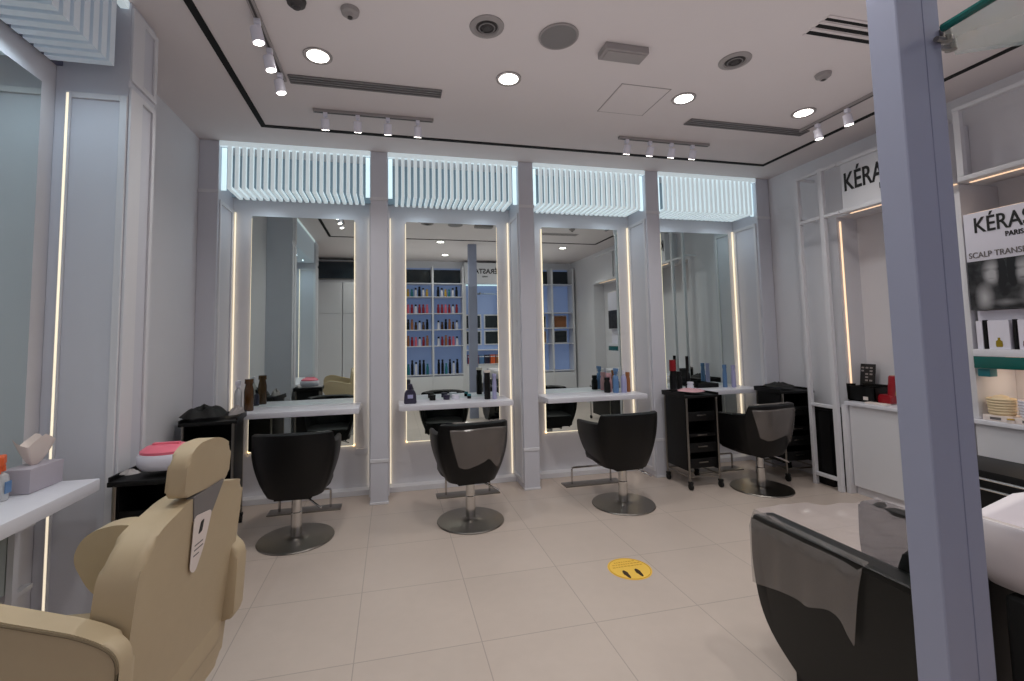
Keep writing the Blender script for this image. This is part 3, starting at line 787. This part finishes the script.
# ------------------------------------------------------------------ front column and glass
t = thing('front_column', 'blue grey square column standing in the right foreground', 'column', (1.40,.948,0))
bm = B(); box(bm, 0, .163, 0, .080, 0, H-.001, .003, 1); obj('shaft', bm, COLM, t)
bm = B(); box(bm, .098, .1005, -.0012, .0, 0, H-.01); obj('joint_line', bm, COLD, t)
t = thing('glass_panel', 'sloping clear glass pane with green edge fixed to the top of the front column', 'glass', (0,0,0))
def gp(pts, th):
    bm = B(); A = [bm.verts.new(p) for p in pts]; C = [bm.verts.new((p[0], p[1], p[2]+th)) for p in pts]
    bm.faces.new(A); bm.faces.new(C); m = len(pts)
    for i in range(m): bm.faces.new((A[i], A[(i+1) % m], C[(i+1) % m], C[i]))
    return bm
S = 1.36
def cs(p): return (p[0]*S, p[1]*S, 1.4766+(p[2]-1.4766)*S)
GA, GB, GC, GD = [cs(p) for p in ((1.121,.675,2.1),(1.110,.55,2.1),(1.50,.60,2.1),(1.25,.735,2.1))]
obj('pane', gp([GA, GB, GC, GD], .012), GLASS, t, smooth=False)
bm = B(); a, b = Vector(GA), Vector(GB); cyl(bm, a+Vector((0,0,.006)), b+Vector((0,0,.006)), .012, n=8); obj('green_edge', bm, GGREEN, t)
bm = B()
for k, (u, dz) in enumerate(((.25,0), (.6,0))):
    c = Vector(GA).lerp(Vector(GD), u); cyl(bm, c+Vector((0,0,-.015)), c+Vector((0,0,.025)), .014, n=14)
    tube(bm, [c+Vector((0,0,-.01)), Vector((c.x-.04, c.y+.0, c.z-.012))], .008, 8)
obj('fixing', bm, CHROME, t)

# ------------------------------------------------------------------ right wall: frame, counter, fascia, display
t = thing('room_divider', 'white open frame of thin posts and rails standing before the right wall', 'divider', (4.05,3.48,0))
def post(y0, y1, z0, z1, nm='post', x0=-.02, x1=.02):
    bm = B(); box(bm, x0, x1, y0, y1, z0, z1, .003, 1); obj(nm, bm, LACQ, t)
post(.265, .30, 0, 3.05); post(.0, .045, 0, 3.05); 
for z in (.09, .755, 2.565, 3.02): post(.045, .265, z, z+.03, 'rail')
post(-.148, 0, 2.565, 2.595, 'rail'); post(-.148, 0, 3.02, 3.05, 'rail')
bm = B(); box(bm, .0, .2, .265, .29, 2.60, 2.62); box(bm, .0, .2, .265, .29, 3.02, 3.04); obj('wall_tie', bm, LACQ, t)
# base cabinets
cabs = [(3.43,2.98),(2.975,2.50),(2.495,1.99),(1.985,1.45),(1.445,.9)]
for k, (a, b) in enumerate(cabs):
    t = thing('base_cabinet', ['white handleless cabinet under the counter, farthest along the right wall', 'white handleless cabinet second from the far end along the right wall', 'white cabinet of the right counter seen right of the front column', 'fourth white counter cabinet from the far end of the right wall', 'nearest white counter cabinet of the right wall'][k], 'cabinet', (4.11, b, 0), group='white base cabinets of the right counter')
    wd = a-b
    bm = B(); box(bm, .02, .40, .001, wd-.001, .07, .80, .001, 1); obj('carcass', bm, LACQ, t)
    bm = B(); box(bm, 0, .019, .003, wd-.003, .075, .797, .003, 1); obj('door', bm, LACQ, t)
    bm = B(); box(bm, .035, .06, 0, wd, 0, .07); obj('kick_board', bm, WALL, t)
bm = B(); box(bm, 4.085, RX-.001, .9, 3.455, .801, .832, .004); tag(obj('countertop', bm, DESKM), 'long white countertop along the right wall on the white cabinets', 'countertop')
bm = B(); box(bm, 4.075, XR+.2, 3.437, 3.475, 0, .80, .003); tag(obj('end_panel', bm, LACQ), 'white upright end panel closing the counter beside the open frame', 'panel')
# fascia with brand name
t = thing('brand_fascia', 'white fascia board with large black brand lettering high on the right wall', 'sign', (4.06,3.31,2.60))
bm = B(); box(bm, 0, XR-4.06-.002, -.84, 0, 0, .42, .003); obj('board', bm, LACQ, t)
bm = B(); box(bm, -.02, XR-4.06-.002, -.84, .02, -.035, 0, .002); obj('lower_rail', bm, LACQ, t)
bm = B(); box(bm, -.02, .02, -.84, .02, .42, .45, .002); obj('upper_rail', bm, LACQ, t)
bm = B(); box(bm, .05, .065, -.83, -.02, -.040, -.036); obj('under_light', bm, WARM2, t)
RT = (PI/2, 0, -PI/2)
text('lettering', 'KÉRASTASE', .235, (-.003, -.02, .235), RT, INK, t, bold=.003, sx=.62)
text('small_lettering', 'PARIS', .07, (-.003, -.33, .115), RT, INK, t, bold=.001, sx=.7)
t = thing('upper_rack', 'open white rail frame high on the right wall, right of the front column', 'rack', (4.05, 2.42, 2.62))
for ya, yb in ((-.04,0),(-.80,-.76)):
    bm = B(); box(bm, -.02, .02, ya, yb, -.035, .45, .002, 1); obj('post', bm, LACQ, t)
bm = B(); box(bm, -.022, XR-4.05-.002, -1.5, .0, -.07, -.036, .002); obj('lower_rail', bm, LACQ, t)
bm = B(); box(bm, -.022, .022, -1.5, .0, .451, .48, .002); obj('upper_rail', bm, LACQ, t)
bm = B(); box(bm, .06, .075, -1.48, -.02, -.075, -.071); obj('under_light', bm, WARM2, t)
# warm strips in the display recess
for (y, lb) in ((RY1-.03, 'warm upright light strip in the far corner of the right display recess'),):
    t = thing('light_slit', lb, 'light', (4.31, y+.024, .84)); bm = B(); box(bm, -.005, .005, -.005, .005, 0, 1.72); obj('strip', bm, WARM2, t, smooth=False)
bm = B(); box(bm, 4.12, RX-.002, 2.47, 2.51, .834, 2.56, .002); tag(obj('recess_divider', bm, LACQ), 'white upright divider inside the right wall recess', 'divider')
# poster
t = thing('brand_poster', 'white poster panel with brand name and black and white photo of two women', 'poster', (4.10,2.45,0))
bm = B(); box(bm, 0, .02, -1.15, 0, 1.965, 2.315, .002); obj('header_board', bm, WHITEP, t)
bm = B(); box(bm, .02, RX-4.10-.001, -1.14, -.01, 1.62, 2.31, .002); obj('backing_box', bm, LACQ, t)
bm = B(); box(bm, .03, .05, -1.14, -.01, 2.311, 2.322); obj('top_light', bm, WARM2, t)
text('lettering', 'KÉRASTASE', .155, (-.002, -.055, 2.215), RT, INK, t, bold=.0015, sx=.70)
text('small_lettering', 'PARIS', .048, (-.002, -.225, 2.125), RT, INK, t, bold=.0006, sx=.8)
text('caption', 'SCALP TRANSFORMATION', .058, (-.002, -.015, 2.005), RT, INKG, t, sx=.80)
def poster_mat():
    m = mat('bw_photo', (24,25,28), .35)
    nt = m.node_tree; b = nt.nodes['Principled BSDF']; L = nt.links
    tc = nt.nodes.new('ShaderNodeTexCoord')
    acc = None
    # local object coordinates (y along wall, z up) : soft bright ovals for faces, necks and hair sheen
    blobs = [(-.135,1.885,.062,.10,.95),(-.128,1.83,.05,.07,.45),(-.085,1.70,.06,.12,.8),(-.30,1.87,.065,.11,1.),(-.33,1.70,.07,.10,.4),(-.52,1.86,.06,.10,.8),(-.70,1.80,.07,.12,.5),(-.20,1.66,.10,.03,.35)]
    dk = [(-.135,1.892,.060,.018,.32),(-.160,1.86,.012,.04,.2),(-.130,1.832,.022,.010,.35),(-.30,1.885,.060,.018,.35),(-.295,1.82,.024,.010,.35),(-.185,1.87,.03,.12,.5),(-.245,1.88,.03,.13,.5)]
    for (y, z, ry, rz, st) in blobs:
        mp = nt.nodes.new('ShaderNodeMapping'); mp.inputs['Location'].default_value = (0, -y/ry, -z/rz); mp.inputs['Scale'].default_value = (0, 1/ry, 1/rz)
        L.new(tc.outputs['Object'], mp.inputs['Vector'])
        gr = nt.nodes.new('ShaderNodeTexGradient'); gr.gradient_type = 'SPHERICAL'; L.new(mp.outputs['Vector'], gr.inputs['Vector'])
        mu = nt.nodes.new('ShaderNodeMath'); mu.operation = 'MULTIPLY'; mu.inputs[1].default_value = st; L.new(gr.outputs['Fac'], mu.inputs[0])
        if acc is None: acc = mu.outputs[0]
        else:
            ad = nt.nodes.new('ShaderNodeMath'); ad.operation = 'ADD'; L.new(acc, ad.inputs[0]); L.new(mu.outputs[0], ad.inputs[1]); acc = ad.outputs[0]
    for (y, z, ry, rz, st) in dk:
        mp = nt.nodes.new('ShaderNodeMapping'); mp.inputs['Location'].default_value = (0, -y/ry, -z/rz); mp.inputs['Scale'].default_value = (0, 1/ry, 1/rz)
        L.new(tc.outputs['Object'], mp.inputs['Vector'])
        gr = nt.nodes.new('ShaderNodeTexGradient'); gr.gradient_type = 'SPHERICAL'; L.new(mp.outputs['Vector'], gr.inputs['Vector'])
        ad = nt.nodes.new('ShaderNodeMath'); ad.operation = 'MULTIPLY_ADD'; L.new(gr.outputs['Fac'], ad.inputs[0]); ad.inputs[1].default_value = -st; L.new(acc, ad.inputs[2]); acc = ad.outputs[0]
    n = nt.nodes.new('ShaderNodeTexNoise'); n.inputs['Scale'].default_value = 18; n.inputs['Detail'].default_value = 4; L.new(tc.outputs['Object'], n.inputs['Vector'])
    mu = nt.nodes.new('ShaderNodeMath'); mu.operation = 'MULTIPLY'; mu.inputs[1].default_value = .22; L.new(n.outputs['Fac'], mu.inputs[0])
    ad = nt.nodes.new('ShaderNodeMath'); ad.operation = 'ADD'; L.new(acc, ad.inputs[0]); L.new(mu.outputs[0], ad.inputs[1])
    cr = nt.nodes.new('ShaderNodeValToRGB'); cr.color_ramp.elements[0].color = (.006,.006,.008,1); cr.color_ramp.elements[1].color = (.42,.42,.44,1)
    cr.color_ramp.elements[0].position = .08; cr.color_ramp.elements[1].position = .85
    L.new(ad.outputs[0], cr.inputs[0]); L.new(cr.outputs['Color'], b.inputs['Base Color'])
    return m
bm = B(); box(bm, 0, .02, -1.15, 0, 1.615, 1.964); obj('photo', bm, poster_mat(), t, smooth=False)
# display shelf with backlight and boxes
t = thing('display_shelf', 'white display shelf with thick green glass edge below the poster', 'shelf', (4.08,2.45,0))
bm = B(); box(bm, 0, RX-4.08-.002, -1.15, 0, 1.285, 1.335, .003); obj('slab', bm, DESKM, t)
bm = B(); box(bm, 0, .012, -1.15, 0, 1.20, 1.284, .002); obj('glass_edge', bm, GGREEN, t)
bm = B(); box(bm, .30, .38, -1.14, -.01, 1.268, 1.284); obj('under_light', bm, WARM2, t)
bm = B(); box(bm, .03, .10, -.07, .0, 1.14, 1.195, .003); obj('clip', bm, TEAL, t)
bm = B(); box(bm, 4.16, 4.17, 1.3, 2.45, 1.337, 1.61); tag(obj('product_backboard', bm, WHITEP), 'white printed board standing on the display shelf behind the boxes', 'board')
bx = [(2.42,.05,'black',BLK),(2.345,.085,'pale pink with golden bottle print',WHITEP),(2.235,.035,'slim black',BLK),(2.17,.06,'white with wine bottle print',WHITEP),(2.08,.04,'tall dark',BLK),(2.0,.08,'pale lilac',LILAC)]
def pbox(label, x, y, z, w, h, d, m, accent=None):
    t = thing('product_box', label, 'box', (x, y, z))
    bm = B(); box(bm, 0, d, -w, 0, 0, h, .001, 1); obj('carton', bm, m, t)
    if accent:
        bm = B(); lathe(bm, [(0,0),(.016,0),(.020,.012),(.018,.04),(.007,.05),(.007,.065),(0,.065)], (-.0015,-w/2,.015), n=14, sx=.05); obj('bottle_print', bm, accent, t)
pbox('small white carton at the left end of the display shelf', 4.11, 2.437, 1.336, .035, .20, .03, WHITEP, None)
pbox('slim black carton first from the left on the display shelf', 4.11, 2.398, 1.336, .016, .205, .03, BLK)
pbox('pale pink carton with golden bottle print on the display shelf', 4.11, 2.372, 1.336, .115, .20, .03, WHITEP, OLIVE)
pbox('slim black carton right of the pale pink one on the display shelf', 4.11, 2.238, 1.336, .016, .205, .03, BLK)
pbox('white carton with wine red bottle print at the right picture edge', 4.11, 2.212, 1.336, .08, .20, .03, WHITEP, WINE)
pbox('lilac carton beyond the right picture edge on the display shelf', 4.11, 2.10, 1.336, .09, .20, .03, LILAC)
# basket-like bowls on the counter below
for k, (y, m, lb) in enumerate(((2.375, CREAMB, 'woven cream bowl at the left end of the lower display counter'), (2.205, WHITEP, 'ribbed white bowl on the lower display counter at the right edge'), (2.04, REDP2, 'dusky pink ribbed bowl on the lower display counter'))):
    t = thing('ribbed_bowl', lb, 'bowl', (4.185, y, .833), group='ribbed bowls on the lower counter')
    bm = B(); prof = [(0,.04),(.060,.04)]
    for j in range(6): prof += [(.064+.0012*j,.046+j*.019),(.070+.0012*j,.055+j*.019)]
    prof += [(.072,.158),(.064,.155),(.058,.07),(0,.07)]
    lathe(bm, prof, n=28); obj('bowl', bm, m, t)
    bm = B(); box(bm, -.072, .072, -.072, .072, 0, .039, .003); obj('tray', bm, PAPER, t)
    bm = B(); box(bm, -.074, -.0725, -.03, .03, .010, .028); obj('tray_label', bm, INKG, t)
    bm = B(); lathe(bm, [(0,.12),(.057,.14),(.035,.172),(0,.182)], n=18); obj('filling', bm, CREAMB if k != 2 else PINK, t)
for y, m, lb in ((2.29, GOLD, 'small golden jar between the bowls on the lower counter'), (2.12, INK, 'small dark jar in front of the bowls on the lower counter')):
    t = thing('small_jar', lb, 'jar', (4.105, y, .833)); bm = B(); lathe(bm, [(0,0),(.018,0),(.018,.022),(0,.022)], n=14); obj('pot', bm, PAPER, t)
    bm = B(); lathe(bm, [(0,.0225),(.019,.0225),(.019,.03),(0,.03)], n=14); obj('lid', bm, m, t)
# things on the far counter
t = thing('desk_organizer', 'black open organiser box on the right counter', 'organiser', (4.29,3.375,.833))
bm = B()
box(bm, -.09, .09, -.12, .12, 0, .01); box(bm, -.09, -.08, -.12, .12, 0, .135); box(bm, .08, .09, -.12, .12, 0, .155)
for y in (-.12, -.03, .11): box(bm, -.09, .09, y, y+.01, 0, .135)
obj('box', bm, BLK, t)
bm = B(); box(bm, -.1, -.094, -.06, -.02, .02, .05); obj('label_plate', bm, PAPER, t)
t = thing('desk_organizer', 'small black pen cup box at the left of the black organiser', 'organiser', (4.27,3.525,.833))
bm = B(); prism(bm, [(-.025,0),(.02,0),(.03,.15),(-.035,.15)], 'y', -.022, .022, .003); obj('cup', bm, BLK, t)
t = thing('colour_palette', 'upright black card palette with pale dots behind the organiser', 'palette', (4.40,3.50,.833))
M = Matrix.Rotation(math.radians(8),4,'Y')
bm = B(); box(bm, 0, .012, -.075, .075, 0, .335, .003, M=M); obj('card', bm, INK, t)
bm = B(); random.seed(5)
for r in range(5):
    for c in range(3):
        if random.random() < .75: box(bm, -.003, -.0005, -.055+c*.04, -.03+c*.04, .17+r*.03, .185+r*.03, M=M)
obj('swatches', bm, GREYL, t)
bottle('clear amber perfume bottle beside the black palette on the right counter', 4.42, 3.255, .833, .03, .24, GOLD, CREAMB, .05, neck=.6)
t = thing('hair_dryer', 'red hair dryer standing upright on the right counter', 'hair dryer', (4.27,3.20,.833))
bm = B(); prism(bm, rpoly([(-.05,0),(.06,0),(.05,.085),(-.06,.075)], .02), 'x', -.04, .04, .012); obj('base', bm, REDP, t)
bm = B(); M = Matrix.Translation((0,-.03,.075)) @ Matrix.Rotation(math.radians(8),4,'X'); lathe(bm, [(0,0),(.026,0),(.028,.08),(.031,.16),(.026,.175),(0,.175)], n=18, M=M); obj('handle', bm, REDP, t)
bm = B(); box(bm, 4.13, 4.20, 3.12, 3.30, .833, .845, .002); tag(obj('notepad', bm, PAPER), 'white notepad lying on the right counter in front of the red dryer', 'notepad')
# low black trolley with chrome rails seen right of the column
t = thing('towel_cart', 'low black cart with chrome rails standing before the right cabinets', 'cart', (3.72,2.10,0))
bm = B(); box(bm, -.20, .21, -.38, .34, .10, .615, .01); obj('body', bm, BLK, t)
for z in (.51, .57):
    bm = B(); tube(bm, [(-.225,-.405,z),(.235,-.405,z),(.235,.365,z),(-.225,.365,z)], .008, 8, closed=True); obj('rail', bm, CHROMEB, t)
for sx in (-.225, .235):
    for sy in (-.405, .365):
        bm = B(); cyl(bm, (sx,sy,.06), (sx,sy,.60), .009, n=10); obj('post', bm, CHROME, t)
        bm = B(); cyl(bm, (sx-.012,sy,.03), (sx+.012,sy,.03), .03, n=16); obj('caster', bm, BLKM, t)

# ------------------------------------------------------------------ wall behind the viewer (seen in the mirrors)
tc_ = [(-1.60,-1.03),(-1.02,-.44),(-.43,.15)]
for k, (a, b) in enumerate(tc_):
    t = thing('tall_cupboard', ['tall white cupboard seen in the first mirror, nearest the left wall', 'tall white cupboard second from the left wall behind the viewer', 'tall white cupboard third from the left wall behind the viewer'][k], 'cupboard', ((a+b)/2, YO, 0), group='tall white cupboards behind the viewer')
    h = (b-a)/2
    bm = B(); box(bm, -h, h, .001, .34, 0, 2.72); obj('carcass', bm, LACQ, t)
    for z0, z1 in ((.06,2.05),(2.06,2.70)):
        bm = B(); box(bm, -h+.004, h-.004, .341, .36, z0, z1, .002, 1); obj('door', bm, LACQ, t)
t = thing('display_screen', 'dark glossy screen above the tall cupboards, seen in the first mirror', 'screen', (-.75,YO,0))
bm = B(); box(bm, -.80, .80, .301, .34, 2.80, 3.16, .004); obj('panel', bm, SCREENM, t)
bm = B(); box(bm, -.82, .82, .28, .30, 2.78, 3.18, .004); obj('frame', bm, GREYL, t)
bm = B(); box(bm, -1.6, .15, YO+.001, YO+.275, 2.73, 3.2); tag(obj('upper_ledge', bm, WALL), 'pale boxed ledge above the tall cupboards behind the screen', 'ledge')
def shelf_unit(x0, x1, label, shelves, cols, y=YO, top=3.1):
    t = thing('product_shelf', label, 'shelf', ((x0+x1)/2, y, 0))
    h = (x1-x0)/2
    for k in range(cols+1):
        x = -h+2*h*k/cols; bm = B(); box(bm, x-.02, x+.02, .001, .34, 0, top, .002, 1); obj('upright', bm, LACQ, t)
    bm = B(); box(bm, -h, h, .001, .015, 0, top); obj('back_panel', bm, BLUESC, t)
    for z in shelves:
        bm = B(); box(bm, -h, h, .015, .335, z-.018, z, .002, 1); obj('shelf_board', bm, LACQ, t)
    bm = B(); box(bm, -h+.02, h-.02, .10, .33, .02, .66, .003); obj('cupboard_front', bm, LACQ, t)
    bm = B(); box(bm, -h+.02, h-.02, .015, .05, 2.76, 3.06); obj('dark_panel', bm, SCREENM, t)
    return t
SH = [.70,1.33,1.69,2.05,2.42,2.72]
shelf_unit(.20, 1.56, 'white product shelving behind the viewer, reflected in the second mirror', SH, 2)
random.seed(21)
pm = [(REDP,'red'),(AMBER,'amber'),(BLK,'black'),(WHITEP,'white'),(TEAL,'teal'),(BROWNB,'copper'),(PINK,'pink'),(GOLD,'golden')]
row_mats = {1.33:[0,5,0,6,3], 1.69:[1,2,5,1,3], 2.05:[0,6,0,3,0], 2.42:[3,7,4,3,2], .70:[2,4,2,3,2]}
rn = {.70:'lowest', 1.33:'second lowest', 1.69:'middle', 2.05:'second highest', 2.42:'top'}
for z, ms in row_mats.items():
    protos = {}
    for k in range(16):
        x = .26+k*.083
        if abs(x-.88) < .055 or x > 1.50 or x < .255: continue
        mi = ms[k % len(ms)]; m, cn = pm[mi]
        h = [.20,.17,.23][mi % 3]*(1.4 if z == .70 else 1)
        lb = f'{cn} hair product bottle on the {rn[z]} shelf of the reflected product shelving'
        if mi in protos: dup(protos[mi], (x, YO+.22, z+.001), 0, lb)
        else: protos[mi] = bottle(lb, x, YO+.22, z+.001, .030, h, m, m if mi != 3 else BLK, .04, neck=.6, group='bottles on the reflected product shelving')
# sign, framed pictures and coloured boxes
t = thing('brand_sign', 'white sign panel with black brand lettering on the wall behind the viewer', 'sign', (2.05,YO,0))
bm = B(); box(bm, -.45, .45, .001, .30, 2.72, 3.2, .003); obj('board', bm, LACQ, t)
text('lettering', 'KÉRASTASE', .155, (.42, .303, 3.0), (PI/2,0,PI), INK, t, bold=.003)
text('small_lettering', 'PARIS', .05, (.08, .303, 2.88), (PI/2,0,PI), INK, t, bold=.001)
t = thing('display_niche', 'blue lit display niche on the wall behind the viewer', 'niche', (2.05,YO,0))
bm = B(); box(bm, -.45, .45, .001, .02, .9, 2.72); obj('backdrop', bm, BLUESC, t)
for s in (-1, 1):
    bm = B(); box(bm, s*.45-.02, s*.45+.02, .001, .32, 0, 2.72, .002, 1); obj('upright', bm, LACQ, t)
for z in (1.22, .90): 
    bm = B(); box(bm, -.43, .43, .02, .31, z-.02, z, .002, 1); obj('shelf_board', bm, LACQ, t)
bm = B(); box(bm, -.43, .43, .05, .30, 0, .879, .002); obj('cupboard_front', bm, LACQ, t)
bm = B(); box(bm, -.43, .43, .12, .15, 2.69, 2.715); obj('top_light', bm, GLOW, t)
for r, z in enumerate((1.32, 1.69)):
    for c, x in enumerate((1.83, 2.27)):
        t = thing('framed_picture', f'{["lower","upper"][r]} {["left","right"][1-c]} small dark framed picture in the reflected blue niche', 'picture', (x, YO+.03, z), group='framed pictures in the reflected niche')
        bm = B(); box(bm, -.19, .19, 0, .02, 0, .34, .003); obj('frame', bm, LACQ, t)
        bm = B(); box(bm, -.16, .16, .021, .024, .03, .31); obj('picture', bm, PHOTOD, t)
for k, (m, cn) in enumerate(((REDP,'red'),(REDP,'red'),(BLUEB,'blue'),(PURP,'dark purple'),(ORAN,'orange'),(BROWNB,'copper'))):
    t = thing('gift_box', f'{cn} product box on the lower shelf of the reflected niche' if cn != 'red' else ['red product box at the outer end of the reflected niche shelf','second red product box on the reflected niche shelf'][k], 'box', (1.72+k*.13, YO+.17, .901))
    bm = B(); box(bm, -.055, .055, -.06, .06, 0, .20, .003); obj('carton', bm, m, t)
    bm = B(); box(bm, -.056, .056, -.061, .061, .15, .17, .001); obj('band', bm, WHITEP, t)
shelf_unit(2.62, 4.2, 'white product shelving behind the viewer nearest the right wall', [.70,1.33,1.69,2.05,2.72], 3)
random.seed(8)
for z in (1.33,1.69):
    for k in range(3):
        x = 2.88+k*.527
        t = thing('framed_picture', f'dark picture card on {"lower" if z==1.33 else "upper"} shelf, {["outer","middle","inner"][k]} column of the right reflected shelving', 'picture', (x, YO+.10, z+.001))
        bm = B(); box(bm, -.17, .17, 0, .02, 0, .30, .003); obj('frame', bm, LACQ, t)
        bm = B(); box(bm, -.15, .15, .021, .024, .02, .28); obj('picture', bm, PHOTOD if (k+int(z*10)) % 2 else BROWNB, t)

# ------------------------------------------------------------------ lights
def spot(loc, power, col=(1,.97,.93), size=150, blend=1., r=.08, rot=(0,0,0)):
    l = bpy.data.lights.new('spot_lamp', 'SPOT'); l.energy = power; l.color = col; l.spot_size = math.radians(size); l.spot_blend = blend; l.shadow_soft_size = r
    o = bpy.data.objects.new('spot_lamp', l); o.location = loc; o.rotation_euler = rot; COL.objects.link(o)
for x, y, lb in dl: spot((x, y, H-.05), 35 if y > 0 else 17)
for (x0, x1) in bays:
    for k in (.25,.75): spot((x0+(x1-x0)*k, 4.53, 2.825), 2.6, (.74,.90,1.), 165, 1., .008)  # small spots added under the slats to tint the niche tops blue
for y in (1.3,1.8,2.3): spot((-1.47, y, 2.845), 5., (.72,.89,1.), 165, 1., .008)  # bluish spots added likewise for the left wall niche
for x in (-.50,-.03,2.065,2.515): spot((x, 3.66, H-.17), 7, size=80, r=.03, rot=(math.radians(25),0,0))
def area(loc, sx, sy, power, col, rot):  # unseen upward fill lamps, added to brighten the ceiling
    l = bpy.data.lights.new('fill_uplight', 'AREA'); l.shape = 'RECTANGLE'; l.size = sx; l.size_y = sy; l.energy = power; l.color = col
    o = bpy.data.objects.new('fill_uplight', l); o.location = loc; o.rotation_euler = rot; COL.objects.link(o)
area((1.4, 1.9, 2.45), 4.2, 2.6, 8, (1,.96,.97), (PI,0,0))
area((1.4, .1, 2.45), 4.2, 1.0, 7, (1,.97,.97), (PI,0,0))
for y in (2.25,1.85): spot((4.36, y, 1.25), 2.2, (1,.80,.58), 165, 1., .01)  # warm spots added to boost the glow below the display shelf
w = bpy.data.worlds.new('hall_light'); scene.world = w; w.use_nodes = True
w.node_tree.nodes['Background'].inputs[0].default_value = (.75,.82,1.,1); w.node_tree.nodes['Background'].inputs[1].default_value = .5

# ------------------------------------------------------------------ camera
cam = bpy.data.cameras.new('camera'); co = bpy.data.objects.new('camera', cam); COL.objects.link(co)
f, px, py, yaw, pit, rol = 455.0412, 496.1361, 307.084, .2251, .0679, -.0182
F = Vector((math.sin(yaw)*math.cos(pit), math.cos(yaw)*math.cos(pit), math.sin(pit)))
R0 = Vector((math.cos(yaw), -math.sin(yaw), 0)); U0 = R0.cross(F)
R = R0*math.cos(rol)+U0*math.sin(rol); U = U0*math.cos(rol)-R0*math.sin(rol)
Mc = Matrix((R, U, -F)).transposed().to_4x4(); Mc.translation = Vector((0,0,1.4766)); co.matrix_world = Mc
cam.sensor_fit = 'HORIZONTAL'; cam.sensor_width = 36; cam.lens = f/1024*36
cam.shift_x = (512-px)/1024; cam.shift_y = (py-340.5)/1024
cam.clip_start = .02
scene.camera = co
scene.view_settings.view_transform = 'Standard'; scene.view_settings.exposure = .08
scene.cycles.use_denoising = True
scene.cycles.max_bounces = 10; scene.cycles.diffuse_bounces = 5; scene.cycles.glossy_bounces = 5; scene.cycles.transparent_max_bounces = 12
scene.cycles.sample_clamp_indirect = 4
